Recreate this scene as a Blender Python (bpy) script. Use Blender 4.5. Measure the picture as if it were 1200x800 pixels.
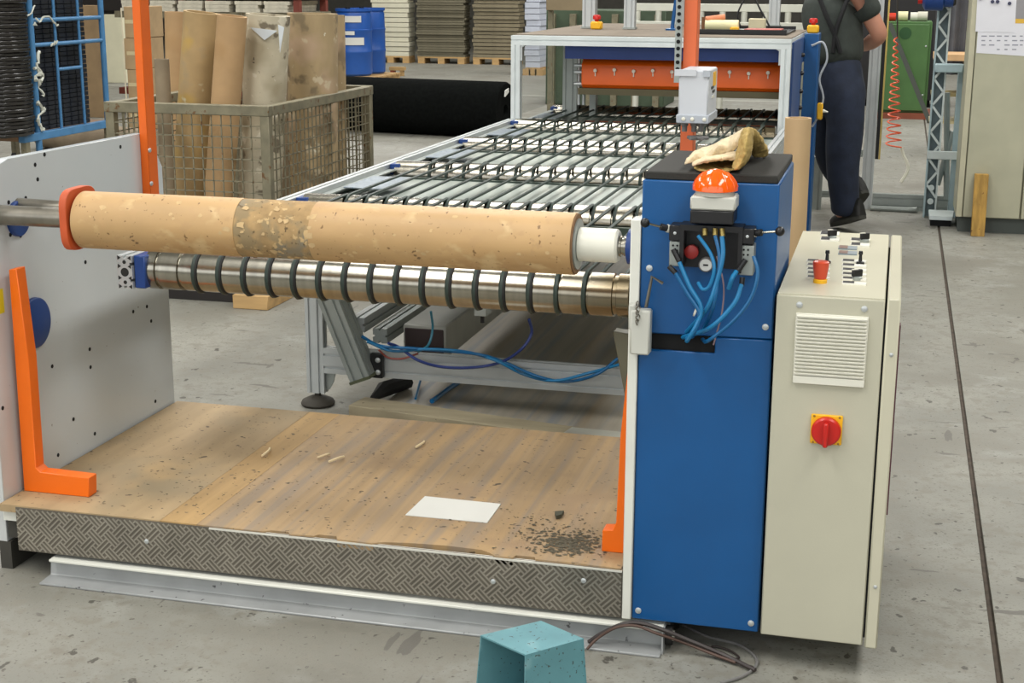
import bpy, bmesh, math, random
from mathutils import Vector, Matrix
random.seed(7)
for o in list(bpy.data.objects): bpy.data.objects.remove(o)
scn = bpy.context.scene
COL = scn.collection

# ------------------------------------------------------------------ camera
EYE = Vector((0, 0, 1.7)); FPX = 1712.74
_pan, _tilt, _roll = -.254612, .243449, -.00430937
_f = Vector((math.sin(_pan)*math.cos(_tilt), math.cos(_pan)*math.cos(_tilt), -math.sin(_tilt)))
_r = Vector((math.cos(_pan), -math.sin(_pan), 0)); _d = _f.cross(_r)
_c, _s = math.cos(_roll), math.sin(_roll)
RT, DN, FW = _c*_r + _s*_d, -_s*_r + _c*_d, _f
cam = bpy.data.cameras.new('camera'); cam.lens = 36*FPX/1200; cam.sensor_width = 36; cam.clip_end = 200
camo = bpy.data.objects.new('camera', cam); COL.objects.link(camo)
mw = Matrix((RT, -DN, -FW)).transposed().to_4x4(); mw.translation = EYE
camo.matrix_world = mw; scn.camera = camo

def at(x, y, ax, v):
    """the point of the place that the photograph shows at pixel x, y on the plane ax = v"""
    d = RT*((x-600)/FPX) + DN*((y-400)/FPX) + FW
    i = 'xyz'.index(ax); t = (v-EYE[i])/d[i]
    return EYE + d*t

# ------------------------------------------------------------------ light
scn.view_settings.view_transform = 'Standard'; scn.view_settings.look = 'None'
scn.view_settings.exposure = 0.0; scn.view_settings.gamma = 1.0; scn.view_settings.use_curve_mapping = False
w = bpy.data.worlds.new('hall_air'); scn.world = w; w.use_nodes = True
w.node_tree.nodes['Background'].inputs[0].default_value = (.86, .93, 1, 1)
w.node_tree.nodes['Background'].inputs[1].default_value = .35
SKYLIGHT = 345
SKY_SPOTS = [(x, y) for x in (-9.5, -3.2, 3.1) for y in (0.5, 9, 17.5, 26)]
for (x, y) in SKY_SPOTS:
    a = bpy.data.lights.new('skylight', 'AREA'); a.shape = 'RECTANGLE'; a.size = 1.6; a.size_y = 5.5
    a.energy = SKYLIGHT; a.color = (1, .985, .95)
    ao = bpy.data.objects.new('skylight', a); COL.objects.link(ao); ao.location = (x, y, 6.9)

# added fill lamp behind the camera for upright faces and under the conveyor
FILL_BAND = (-13.0, 6.0, 1.1, 5.2)            # x0, x1, z0, z1
a = bpy.data.lights.new('front_fill', 'AREA'); a.shape = 'RECTANGLE'; a.size = FILL_BAND[1]-FILL_BAND[0]; a.size_y = FILL_BAND[3]-FILL_BAND[2]; a.energy = 380; a.color = (.94, .97, 1)
ao = bpy.data.objects.new('front_fill', a); COL.objects.link(ao); ao.location = ((FILL_BAND[0]+FILL_BAND[1])/2, -2.94, (FILL_BAND[2]+FILL_BAND[3])/2); ao.rotation_euler = (math.radians(90), 0, 0)

# ------------------------------------------------------------------ materials
def lin(c): return tuple(((v/255)/12.92 if v/255 <= .04045 else ((v/255+.055)/1.055)**2.4) for v in c) + (1,)
MATS = {}
def M(name, rgb, rough=.5, metal=0., var=.06, scale=6., stretch=(1, 1, 1), specks=None, bump=0., bscale=80., blotch=None, spec=.5, coat=0.):
    """plain procedural surface: base colour with cloudy variation, optional specks / blotches / fine relief"""
    if name in MATS: return MATS[name]
    m = bpy.data.materials.new(name); m.use_nodes = True; nt = m.node_tree; N = nt.nodes; Lk = nt.links.new
    b = N['Principled BSDF']; b.inputs['Roughness'].default_value = rough; b.inputs['Metallic'].default_value = metal
    b.inputs['Specular IOR Level'].default_value = spec; b.inputs['Coat Weight'].default_value = coat
    tc = N.new('ShaderNodeTexCoord'); mp = N.new('ShaderNodeMapping'); mp.inputs['Scale'].default_value = stretch
    Lk(tc.outputs['Object'], mp.inputs['Vector'])
    nz = N.new('ShaderNodeTexNoise'); nz.inputs['Scale'].default_value = scale; nz.inputs['Detail'].default_value = 5
    Lk(mp.outputs[0], nz.inputs['Vector'])
    rp = N.new('ShaderNodeValToRGB'); c = lin(rgb)
    rp.color_ramp.elements[0].position = .32; rp.color_ramp.elements[1].position = .68
    rp.color_ramp.elements[0].color = tuple(v*(1-var*1.6) for v in c[:3]) + (1,)
    rp.color_ramp.elements[1].color = tuple(min(1, v*(1+var)) for v in c[:3]) + (1,)
    Lk(nz.outputs['Fac'], rp.inputs['Fac']); out = rp.outputs['Color']
    def mask(scale, lo, hi, st=None, detail=3):
        n2 = N.new('ShaderNodeTexNoise'); n2.inputs['Scale'].default_value = scale; n2.inputs['Detail'].default_value = detail
        if st:
            m2 = N.new('ShaderNodeMapping'); m2.inputs['Scale'].default_value = st; Lk(tc.outputs['Object'], m2.inputs['Vector']); Lk(m2.outputs[0], n2.inputs['Vector'])
        else: Lk(tc.outputs['Object'], n2.inputs['Vector'])
        r2 = N.new('ShaderNodeValToRGB'); r2.color_ramp.elements[0].position = lo; r2.color_ramp.elements[1].position = hi
        Lk(n2.outputs['Fac'], r2.inputs['Fac']); return r2.outputs['Color']
    for lay in ((blotch or []) + (specks or [])):
        col, sc, lo, hi = lay[:4]; st = lay[4] if len(lay) > 4 else None
        mx = N.new('ShaderNodeMix'); mx.data_type = 'RGBA'
        Lk(mask(sc, lo, hi, st), mx.inputs['Factor']); Lk(out, mx.inputs[6]); mx.inputs[7].default_value = lin(col); out = mx.outputs[2]
    Lk(out, b.inputs['Base Color'])
    if bump:
        nb = N.new('ShaderNodeTexNoise'); nb.inputs['Scale'].default_value = bscale; Lk(mp.outputs[0], nb.inputs['Vector'])
        bp = N.new('ShaderNodeBump'); bp.inputs['Strength'].default_value = bump; bp.inputs['Distance'].default_value = .004
        Lk(nb.outputs['Fac'], bp.inputs['Height']); Lk(bp.outputs[0], b.inputs['Normal'])
    MATS[name] = m; return m

CONC = M('concrete', (138, 137, 128), .55, var=.10, scale=3.2, bump=.2, bscale=160,
         blotch=[((116, 113, 103), 1.1, .48, .70), ((147, 147, 140), 4.5, .55, .75), ((126, 123, 113), 22, .50, .66)],
         specks=[((92, 89, 81), 50, .655, .69), ((80, 77, 70), 17, .675, .695, (1, .7, 1)), ((120, 117, 108), 110, .60, .66), ((104, 101, 94), 5, .70, .706, (.6, 2.4, 1)), ((104, 101, 94), 4, .705, .710, (2.6, .5, 1))])
BLUE = M('blue_enamel', (8, 80, 138), .38, var=.05, scale=5, bump=.05, bscale=300)
BLUED = M('dark_blue_enamel', (24, 62, 128), .4, var=.06)
NAVYP = M('blue_machine_paint', (38, 72, 128), .45, var=.08)
WHITEP = M('white_side_plate_paint', (200, 206, 208), .2, var=.03, scale=1.5, blotch=[((184, 180, 170), 1.1, .52, .75)], specks=[((150, 148, 142), 60, .74, .76)])
WHITEE = M('white_edge_paint', (222, 222, 212), .4, var=.03)
BEIGE = M('beige_cabinet_paint', (188, 185, 165), .42, var=.03, scale=3, bump=.05, bscale=300)
BEIGET = M('beige_lit_top', (198, 194, 172), .35, var=.03, scale=3)  # cabinet beige lightened as if lit from above; the door shares it
GREYCAB = M('grey_green_cabinet_paint', (178, 176, 152), .5, var=.05, scale=5)
ORANGE = M('orange_paint', (242, 110, 6), .42, var=.04)
ORANGED = M('orange_post_paint', (222, 98, 8), .5, var=.06)
SALMON = M('faded_orange_paint', (216, 104, 58), .5, var=.05)
STEEL = M('polished_steel', (168, 164, 152), .22, 1., var=.08, scale=4, stretch=(14, 1, 1), blotch=[((128, 114, 88), 2.2, .5, .8)])
SHAFT = M('dull_shaft_steel', (142, 137, 126), .35, .9, var=.1, scale=20)
ALU = M('anodised_aluminium', (196, 200, 200), .42, .55, var=.04, scale=8)
ALUD = M('grey_aluminium', (160, 166, 162), .45, .5, var=.05, scale=8)
GALV = M('galvanised_sheet', (150, 160, 168), .42, .55, var=.12, scale=30, specks=[((84, 108, 140), 110, .60, .66)])
TRAY = M('glossy_grey_sheet', (150, 159, 152), .34, 0., spec=.35, var=.05, scale=3)
CHANNEL = M('zinc_channel', (166, 168, 168), .5, .3, var=.08, scale=8, specks=[((92, 92, 92), 45, .68, .72)])
RUBBER = M('black_rubber', (30, 30, 29), .7, var=.1, scale=40)
MATM = M('black_rubber_mat', (46, 45, 41), .85, var=.14, scale=300, bump=.4, bscale=500)
BELT = M('dark_green_belt', (44, 58, 52), .45, var=.1)
BLACK = M('black_plastic', (22, 22, 24), .4, var=.05)
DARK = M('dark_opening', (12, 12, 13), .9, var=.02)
CARD = M('cardboard_tube', (191, 155, 106), .5, var=.08, scale=7, stretch=(.5, 1, 1),
         blotch=[((178, 140, 92), 5, .52, .68, (.4, 2, 2)), ((203, 172, 124), 14, .60, .68, (.7, 1, 1)), ((186, 150, 103), 30, .58, .66)], specks=[((132, 100, 62), 75, .67, .70), ((120, 92, 60), 26, .71, .73)])
CARDX = M('torn_cardboard', (168, 138, 94), .8, var=.14, scale=30, blotch=[((146, 126, 92), 20, .50, .60), ((134, 124, 104), 9, .60, .66), ((196, 166, 118), 34, .60, .64)], specks=[((104, 84, 56), 80, .64, .68)])
CARDE = M('cardboard_edge', (120, 88, 56), .8, var=.1, scale=40)
WHITEPL = M('white_plastic', (224, 222, 208), .35, var=.02)
IVORY = M('ivory_plastic', (206, 204, 188), .4, var=.03)
TREAD = M('tread_plate_steel', (116, 110, 100), .42, .5, var=.1, scale=12)
TREADB = M('tread_bar_highlight', (168, 162, 150), .3, .6, var=.08, scale=12)  # bars lighter than the sheet to paint in their highlights
DIRTS = [((96, 80, 60), 34, .69, .71), ((86, 72, 56), 13, .715, .73, (1, 1.5, 1)), ((126, 106, 78), 60, .66, .70)]
WOOD = M('platform_wood', (164, 137, 100), .6, var=.09, scale=2.4, stretch=(16, .5, 1), bump=.15, bscale=60,
         blotch=[((144, 126, 104), 1.4, .46, .62, (15, .42, 1)), ((170, 140, 98), 1.3, .52, .66, (11, .5, 1)), ((152, 126, 94), 3.5, .54, .70, (1, 1.6, 1)), ((172, 136, 86), 2.0, .66, .72)], specks=DIRTS)
WOODL = M('platform_wood_light', (174, 142, 94), .65, var=.1, scale=2.4, stretch=(9, .5, 1), specks=DIRTS)
WOODG = M('platform_wood_grey', (168, 144, 108), .65, var=.1, scale=2.4, stretch=(5, .5, 1), blotch=[((148, 132, 104), 2, .48, .66), ((178, 150, 108), 3, .56, .7)], specks=DIRTS)
PALWOOD = M('pallet_wood', (196, 160, 108), .7, var=.12, scale=3, stretch=(1, 6, 6))
OLDWOOD = M('weathered_board', (172, 160, 132), .75, var=.12, scale=3, stretch=(1, 8, 8), specks=[((80, 70, 54), 40, .70, .74)])
UNDERB = M('streaked_floor_sheet', (168, 160, 145), .4, var=.12, scale=2.2, stretch=(8, .4, 1), blotch=[((140, 142, 144), 1.5, .50, .62, (9, .3, 1)), ((156, 140, 116), 1.2, .55, .66, (5, .4, 1))])
PAPER = M('paper', (216, 216, 210), .7, var=.01, specks=[((90, 88, 80), 60, .74, .76)])
HOSE = M('blue_pneumatic_hose', (12, 92, 142), .3, var=.05)
HOSEL = M('bright_blue_hose', (28, 116, 166), .3, var=.05)
RED = M('red_plastic', (196, 30, 22), .35, var=.04)
YELLOW = M('yellow_plastic', (240, 180, 24), .4, var=.03)
TEAL = M('turquoise_paint', (96, 148, 156), .5, var=.08, scale=9, blotch=[((126, 168, 174), 12, .6, .7)], specks=[((66, 84, 84), 95, .65, .69)])
GREENP = M('green_machine_paint', (78, 116, 64), .5, var=.08, scale=4)
CABLE = M('dark_cable', (54, 46, 44), .5, var=.1)
GREYC = M('grey_cable', (120, 118, 116), .5, var=.1)
CRATE = M('rusty_galvanised_steel', (132, 126, 104), .6, .3, var=.14, scale=14, specks=[((110, 78, 46), 26, .62, .70)])

# ------------------------------------------------------------------ geometry helpers
class G:
    def __init__(s): s.bm = bmesh.new()
    def box(s, x0, x1, y0, y1, z0, z1):
        v = [s.bm.verts.new(p) for p in ((x0,y0,z0),(x1,y0,z0),(x1,y1,z0),(x0,y1,z0),(x0,y0,z1),(x1,y0,z1),(x1,y1,z1),(x0,y1,z1))]
        for f in ((3,2,1,0),(4,5,6,7),(0,1,5,4),(1,2,6,5),(2,3,7,6),(3,0,4,7)): s.bm.faces.new([v[i] for i in f])
        return s
    def obox(s, c, ux, uy, uz, a, b, d):
        """oriented box: centre c, unit axes, half sizes"""
        c, ux, uy, uz = Vector(c), Vector(ux).normalized(), Vector(uy).normalized(), Vector(uz).normalized()
        v = [s.bm.verts.new(c+ux*a*i+uy*b*j+uz*d*k) for k in (-1, 1) for (i, j) in ((-1,-1),(1,-1),(1,1),(-1,1))]
        for f in ((3,2,1,0),(4,5,6,7),(0,1,5,4),(1,2,6,5),(2,3,7,6),(3,0,4,7)): s.bm.faces.new([v[i] for i in f])
        return s
    def lathe(s, p0, p1, prof, n=24, cap=True):
        """prof: list of (t along p0->p1 in metres, radius)"""
        p0, p1 = Vector(p0), Vector(p1); a = (p1-p0).normalized()
        u = a.orthogonal().normalized(); w2 = a.cross(u); rings = []
        for (t, r) in prof:
            rings.append([s.bm.verts.new(p0+a*t+(u*math.cos(2*math.pi*i/n)+w2*math.sin(2*math.pi*i/n))*max(r, 1e-5)) for i in range(n)])
        for A, B in zip(rings, rings[1:]):
            for i in range(n): s.bm.faces.new((A[i], A[(i+1) % n], B[(i+1) % n], B[i]))
        if cap: s.bm.faces.new(rings[0][::-1]); s.bm.faces.new(rings[-1])
        return s
    def cyl(s, p0, p1, r, r1=None, n=16):
        L = (Vector(p1)-Vector(p0)).length
        return s.lathe(p0, p1, [(0, r), (L, r if r1 is None else r1)], n)
    def tube(s, pts, r, n=8, closed=False, cap=True):
        pts = [Vector(p) for p in pts]; m = len(pts); rings = []; u = None
        for i, p in enumerate(pts):
            a = pts[(i+1) % m] if (closed or i < m-1) else p
            b = pts[i-1] if (closed or i > 0) else p
            t = (a-b).normalized()
            if u is None: u = t.orthogonal().normalized()
            else:
                u = (u - t*u.dot(t)); u = u.normalized() if u.length > 1e-6 else t.orthogonal().normalized()
            v = t.cross(u); rr = r[i] if isinstance(r, (list, tuple)) else r
            rings.append([s.bm.verts.new(p+(u*math.cos(2*math.pi*k/n)+v*math.sin(2*math.pi*k/n))*rr) for k in range(n)])
        for A, B in zip(rings, rings[1:] + ([rings[0]] if closed else [])):
            for k in range(n): s.bm.faces.new((A[k], A[(k+1) % n], B[(k+1) % n], B[k]))
        if cap and not closed: s.bm.faces.new(rings[0][::-1]); s.bm.faces.new(rings[-1])
        return s
    def prism(s, poly, ax, lo, hi):
        """poly of 2-D points on the plane across axis ax, swept lo..hi"""
        def pt(a, b, c): return {'x': (c, a, b), 'y': (a, c, b), 'z': (a, b, c)}[ax]
        A = [s.bm.verts.new(pt(a, b, lo)) for a, b in poly]; B = [s.bm.verts.new(pt(a, b, hi)) for a, b in poly]
        s.bm.faces.new(A[::-1]); s.bm.faces.new(B); n = len(poly)
        for i in range(n): s.bm.faces.new((A[i], A[(i+1) % n], B[(i+1) % n], B[i]))
        return s
    def profile(s, p0, p1, w, h, up=(0, 0, 1), pitch=.045, slot=.010, dep=.008):
        """aluminium T-slot extrusion from p0 to p1, w across, h along up"""
        p0, p1 = Vector(p0), Vector(p1); a = (p1-p0).normalized(); up = Vector(up); up = (up-a*up.dot(a)).normalized(); sd = a.cross(up)
        poly = []
        def side(A, B, nrm):
            L = (B-A).length; k = max(1, round(L/pitch)); d = (B-A).normalized()
            poly.append(A)
            for i in range(k):
                c = A + d*L*(i+.5)/k
                poly.extend([c-d*slot/2, c-d*slot/2-nrm*dep, c+d*slot/2-nrm*dep, c+d*slot/2])
        W, Hh = sd*w/2, up*h/2
        side(-W-Hh, W-Hh, -up); side(W-Hh, W+Hh, sd); side(W+Hh, -W+Hh, up); side(-W+Hh, -W-Hh, -sd)
        A = [s.bm.verts.new(p0+q) for q in poly]; B = [s.bm.verts.new(p1+q) for q in poly]; n = len(poly)
        s.bm.faces.new(A[::-1]); s.bm.faces.new(B)
        for i in range(n): s.bm.faces.new((A[i], A[(i+1) % n], B[(i+1) % n], B[i]))
        return s
    def sphere(s, c, r, sc=(1, 1, 1), n=16):
        m = Matrix.Translation(c) @ Matrix.Diagonal((sc[0]*r, sc[1]*r, sc[2]*r, 1))
        bmesh.ops.create_uvsphere(s.bm, u_segments=n, v_segments=max(6, n//2), radius=1, matrix=m); return s

def finish(bm, name, mat, parent=None, bevel=0., ang=38, seg=1):
    bmesh.ops.recalc_face_normals(bm, faces=bm.faces[:])
    if bevel:
        es = [e for e in bm.edges if len(e.link_faces) == 2 and e.calc_face_angle(0) > math.radians(50)]
        bmesh.ops.bevel(bm, geom=es, offset=bevel, segments=seg, affect='EDGES', clamp_overlap=True)
    for f in bm.faces: f.smooth = True
    for e in bm.edges:
        if len(e.link_faces) != 2 or e.calc_face_angle(0) > math.radians(ang): e.smooth = False
    vs = [v.co for v in bm.verts]
    lo = Vector((min(v[i] for v in vs) for i in range(3))); hi = Vector((max(v[i] for v in vs) for i in range(3)))
    base = Vector(((lo.x+hi.x)/2, (lo.y+hi.y)/2, lo.z))
    for v in bm.verts: v.co -= base
    me = bpy.data.meshes.new(name); bm.to_mesh(me); bm.free()
    if isinstance(mat, (list, tuple)):
        for m in mat: me.materials.append(m)
    else: me.materials.append(mat)
    o = bpy.data.objects.new(name, me); COL.objects.link(o)
    WORLD[o.name] = base
    if parent is None: o.location = base
    else: put(o, parent, base)
    return o
WORLD = {}
def put(o, parent, base):
    o.parent = parent; o.location = Vector(base) - WORLD[parent.name]
def B(g, name, mat, parent=None, **k): return finish(g.bm, name, mat, parent, **k)
def tag(o, label=None, cat=None, group=None, kind=None):
    if label: o['label'] = label
    if cat: o['category'] = cat
    if group: o['group'] = group
    if kind: o['kind'] = kind
    return o
def thing(name, loc, label=None, cat=None, group=None, kind=None):
    o = bpy.data.objects.new(name, None); COL.objects.link(o); o.location = loc; o.empty_display_size = .1
    WORLD[o.name] = Vector(loc); return tag(o, label, cat, group, kind)
def dup(o, base, parent=None):
    c = o.copy(); COL.objects.link(c); WORLD[c.name] = Vector(base)
    c.parent = None
    if parent is None: c.location = base
    else: put(c, parent, base)
    return c
def smooth_path(pts, n=8):
    """Catmull-Rom through pts"""
    P = [Vector(p) for p in pts]; P = [2*P[0]-P[1]] + P + [2*P[-1]-P[-2]]; out = []
    for i in range(1, len(P)-2):
        a, b, c, d = P[i-1:i+3]
        for k in range(n):
            t = k/n; out.append(.5*((2*b)+(c-a)*t+(2*a-5*b+4*c-d)*t*t+(3*b-a-3*c+d)*t**3))
    out.append(P[-2]); return out
def bolt(p, nrm, r, parent, mat=None, name='bolt', h=None):
    p = Vector(p); nrm = Vector(nrm); h = h or r*.7
    return B(G().lathe(p, p+nrm, [(0, r), (h*.6, r*.95), (h, r*.55)], 10), name, mat or ALU, parent)
def text(body, size, loc, rot, mat, parent, name='lettering', align='LEFT'):
    cu = bpy.data.curves.new(name, 'FONT'); cu.body = body; cu.size = size; cu.extrude = .0004; cu.align_x = align
    o = bpy.data.objects.new(name, cu); COL.objects.link(o); o.data.materials.append(mat); o.rotation_euler = rot
    put(o, parent, loc); return o

# ================================================================== the hall
JX = .342
g = G(); g.box(-26, JX-.009, -3, 44, -.12, 0); g.box(JX+.009, 8, -3, 44, -.12, 0)
floor = tag(B(g, 'floor', CONC), 'grey worn concrete hall floor with scattered dark specks', None, kind='structure')
B(G().box(JX-.009, JX+.009, -3, 44, -.1, -.012), 'expansion_joint', M('joint_filler', (78, 68, 58), .9, var=.2, scale=30), floor)
B(G().box(-26, JX-.009, 21.4, 21.5, 0, .001), 'floor_marking', M('worn_floor_line', (176, 176, 166), .7, var=.1), floor)
WALLM = M('hall_wall_paint', (128, 126, 118), .8, var=.05)
for nm, b in (('wall_back', (-26, 8, 44, 44.2)), ('wall_left', (-26.2, -26, -3, 44)), ('wall_right', (8, 8.2, -3, 44)), ('wall_front', (-26, 8, -3.2, -3.0))):
    tag(B(G().box(*b, -.1, 7), nm, WALLM), 'plain grey hall wall', None, kind='structure')
wn = tag(B(G().box(FILL_BAND[0], FILL_BAND[1], -2.998, -2.97, FILL_BAND[2]-.08, FILL_BAND[2]).box(FILL_BAND[0], FILL_BAND[1], -2.998, -2.97, FILL_BAND[3], FILL_BAND[3]+.08), 'fill_window_1', ALUD), 'unseen window band added around the fill lamp behind the photographer', None, kind='structure')  # unseen window frame added to go with the fill lamp
for i in range(9):
    x = FILL_BAND[0]+(FILL_BAND[1]-FILL_BAND[0])*i/8; B(G().box(x-.03, x+.03, -2.998, -2.97, FILL_BAND[2], FILL_BAND[3]), 'fill_mullion', ALUD, wn)
tag(B(G().box(-26, 8, -3, 44, 7, 7.2), 'ceiling', M('hall_ceiling', (190, 190, 184), .9, var=.03)), 'pale hall ceiling', None, kind='structure')

# ================================================================== unwinding stand: platform
PX, RX = -2.45, -.61                       # inner faces of the two side plates
YF = 3.50; ZT = .215                       # front of the tread plate, top of the deck
plat = thing('loading_platform', (-1.5, 4.05, 0), 'low wooden loading platform with a chequer plate front edge between the side plates', 'platform')
def zz(a, b, y, n, amp):                   # worn front edge of a board
    return [(a+(b-a)*i/n, y + (random.uniform(0, amp) if 0 < i < n else 0)) for i in range(n+1)]
YB = 4.60
seams = [(-2.445, -1.9335), (-1.9325, -1.8205), (-1.8195, -.615)]
bm_mats = [WOODG, WOODL, WOOD]
worn = [(-1.8195, YF-.003), (-1.62, YF-.003), (-1.60, YF+.010), (-1.55, YF+.013), (-1.54, YF-.003), (-1.47, YF+.002), (-1.46, YF+.016), (-1.41, YF+.016), (-1.40, YF-.004), (-1.30, YF-.006), (-1.27, YF+.010),
        (-1.20, YF+.022), (-1.10, YF+.030), (-1.00, YF+.026), (-.97, YF+.010), (-.955, YF-.004), (-.905, YF-.004), (-.90, YF+.014), (-.85, YF+.015), (-.845, YF+.001), (-.75, YF+.002), (-.615, YF-.001)]
for i, (a, b) in enumerate(seams):
    fr = [(a, YF-.003), (b, YF-.003)] if i < 2 else worn
    B(G().prism(fr + [(b, YB), (a, YB)], 'z', ZT-.022, ZT), 'deck_board', bm_mats[i], plat)
B(G().box(-2.445, -.615, YF+.03, YB-.02, .10, ZT-.0225), 'subframe', M('dark_frame_steel', (60, 58, 52), .7), plat)
tp = B(G().box(-2.392, -.612, YF-.004, YF, .078, ZT-.004), 'tread_plate', TREAD, plat)
g = G()                                    # basket-weave relief of the chequer plate
SQ = .037; d1, d2 = Vector((.7071, 0, .7071)), Vector((.7071, 0, -.7071))
for i in range(-20, 70):
    for j in range(-20, 70):
        c0 = Vector((-2.40, YF-.0045, .145)) + d1*SQ*i + d2*SQ*j
        if not (-2.43 < c0.x < -.57 and .04 < c0.z < .26): continue
        ax, px = (d1, d2) if (i+j) % 2 else (d2, d1)
        for q in (-1, 0, 1):
            c = c0 + px*q*SQ*.31; L = SQ*.62
            lo_, hi_ = -L, L                   # cut the bar where the sheet ends
            for cc_, aa_, mn, mx in ((c.x, ax.x, -2.390, -.614), (c.z, ax.z, .081, ZT-.008)):
                t1, t2 = sorted(((mn-cc_)/aa_, (mx-cc_)/aa_)); lo_, hi_ = max(lo_, t1), min(hi_, t2)
            if hi_-lo_ < .004: continue
            g.obox(c+ax*(lo_+hi_)/2, ax, px, (0, 1, 0), (hi_-lo_)/2, .0022, .0018)
tag(B(g, 'tread_relief', TREADB, tp), 'raised herringbone bars', kind='stuff')
for px_, py_ in ((172, 634), (578, 681), (684, 680)):
    p = at(px_, py_, 'y', YF-.005); bolt(p, (0, -1, 0), .0075, tp, name='plate_bolt', h=.004)
B(G().box(-1.78, -.612, YF-.0075, YF+.004, ZT-.0095, ZT-.0045), 'edge_trim', M('bright_edge_strip', (226, 224, 214), .35, .3), plat)
B(G().box(-2.445, -2.392, YF+.012, YF+.05, .16, ZT-.022), 'end_block', WHITEE, plat)

ch = tag(B(G().prism([(3.445, 0), (3.445, .007), (3.505, .010), (3.512, .058), (3.60, .058), (3.60, 0)], 'x', -2.30, -.50), 'base_channel', CHANNEL, bevel=.002),
         'long zinc grey channel on the floor under the chequer plate', 'channel')
B(G().prism([(3.478, .059), (3.478, .067), (3.60, .067), (3.60, .059)], 'x', -2.285, -.50), 'top_flange', WHITEE, ch, bevel=.002)
B(G().box(-.50, -.496, 3.47, 3.6, 0, .066), 'end_plate', CHANNEL, ch)
B(G().cyl((-.496, 3.52, .034), (-.478, 3.52, .034), .026, n=20), 'caster_wheel', RUBBER, ch)
B(G().cyl((-.479, 3.52, .034), (-.474, 3.52, .034), .014, n=16), 'wheel_hub', WHITEPL, ch)

pp = tag(B(G().prism([(a.x, a.y) for a in [at(475, 604, 'z', ZT), at(571, 613, 'z', ZT), at(587, 591, 'z', ZT), at(498, 582, 'z', ZT)]], 'z', ZT+.0005, ZT+.0025), 'paper_sheet', PAPER),
         'white sheet of paper lying on the wooden platform', 'paper')
g = G()                                    # flakes of dirt on the deck
for i in range(900):
    if i < 430: x, y = random.gauss(-.79, .045), random.gauss(3.63, .038)
    elif i < 700: x, y = random.gauss(-.82, .12), random.gauss(3.67, .09)
    elif i < 800: x, y = random.gauss(-1.95, .25), random.gauss(3.75, .15)
    else: x, y = random.uniform(-2.3, -.66), random.uniform(3.55, 4.5)
    if not (-2.35 < x < -.66 and YF+.035 < y < YB-.02): continue
    r = random.uniform(.002, .0052) if i > 430 else random.uniform(.003, .0085); a0 = random.random()*6
    h = ZT+.0004+random.random()*.002; g.bm.faces.new([g.bm.verts.new((x+r*math.cos(a0+k*1.257)*random.uniform(.6, 1.3), y+r*.8*math.sin(a0+k*1.257), h)) for k in range(5)])
tag(B(g, 'dirt_flakes', M('grey_dirt', (92, 86, 70), .9, var=.2, scale=90)), 'dark grey dirt flakes strewn over the wooden deck', 'dirt', kind='stuff')
for (x, y, dx, dy, lb) in ((307, 534, 9, -9, 'pale wood splinter near the plate side of the deck'), (372, 536, 14, -4, 'pale splinter lying left of the dark stain on the deck'),
                           (385, 541, 18, -6, 'curled pale shaving by the stain in the middle of the deck'), (487, 524, 10, -7, 'crumpled scrap of white film at the back of the deck')):
    a, b = at(x, y, 'z', ZT+.006), at(x+dx, y+dy, 'z', ZT+.006); mid = (a+b)/2 + Vector((.01, 0, .006))
    tag(B(G().tube(smooth_path([a, mid, b], 4), .004, 5), 'wood_splinter', M('pale_splinter', (226, 206, 166), .8)), lb, 'splinter')
a = at(655, 596, 'z', ZT+.02)
tag(B(G().prism([(a.x-.012, a.y), (a.x+.012, a.y+.012), (a.x+.012, a.y-.02), (a.x, a.y-.035)], 'z', ZT+.001, ZT+.012), 'dirt_clod', M('dark_clod', (74, 74, 60), .9)), 'dark lump of dirt above the grey dirt patch on the deck', 'dirt')

# ---- left side plate
pts = [(5, 588), (7, 642)]
poly = [at(2, 187, 'x', PX), at(166, 156, 'x', PX), at(183, 178, 'x', PX), at(190, 195, 'x', PX)]
poly = [(p.y, p.z) for p in poly]
yb, yf = poly[-1][0], at(5, 588, 'x', PX).y
poly = [(yf, .085), (yf, poly[0][1]-.13), (poly[0][0]-.02, poly[0][1]-.012), (poly[0][0]+.03, poly[0][1])] + poly[1:] + [(yb, .085)]
sp = thing('side_plate', (PX-.014, (yf+yb)/2, 0), 'tall white steel side plate with blue discs at the left end of the platform', 'plate')
B(G().prism(poly, 'x', PX-.028, PX), 'plate', WHITEP, sp, bevel=.0015)
B(G().box(PX-.028, PX+.01, yf, yb, 0, .085), 'plate_foot', M('dark_frame_steel', (60, 58, 52), .7), sp)
for x, y, r in ((21, 256, .052), (41, 378, .076)):
    p = at(x, y, 'x', PX+.004); B(G().lathe(p-Vector((.004, 0, 0)), p+Vector((1, 0, 0)), [(0, r), (.010, r), (.013, r*.94)], 32), 'blue_disc', BLUED, sp)
for x, y in ((41, 193), (141, 172), (44, 210), (100, 307), (156, 365), (172, 359), (177, 376), (105, 409), (61, 429), (106, 430), (111, 508), (86, 491), (68, 533), (182, 470), (3, 478), (10, 237), (30, 232), (12, 275), (24, 276), (52, 181)):
    p = at(x, y, 'x', PX); B(G().cyl(p-Vector((.002, 0, 0)), p+Vector((.0012, 0, 0)), .0065, n=8), 'bolt_hole', DARK, sp)
p = at(1, 354, 'x', PX); B(G().box(PX, PX+.002, p.y-.05, p.y+.012, p.z-.032, p.z+.038), 'yellow_sticker', M('yellow_sticker', (222, 210, 40), .5), sp)

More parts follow.
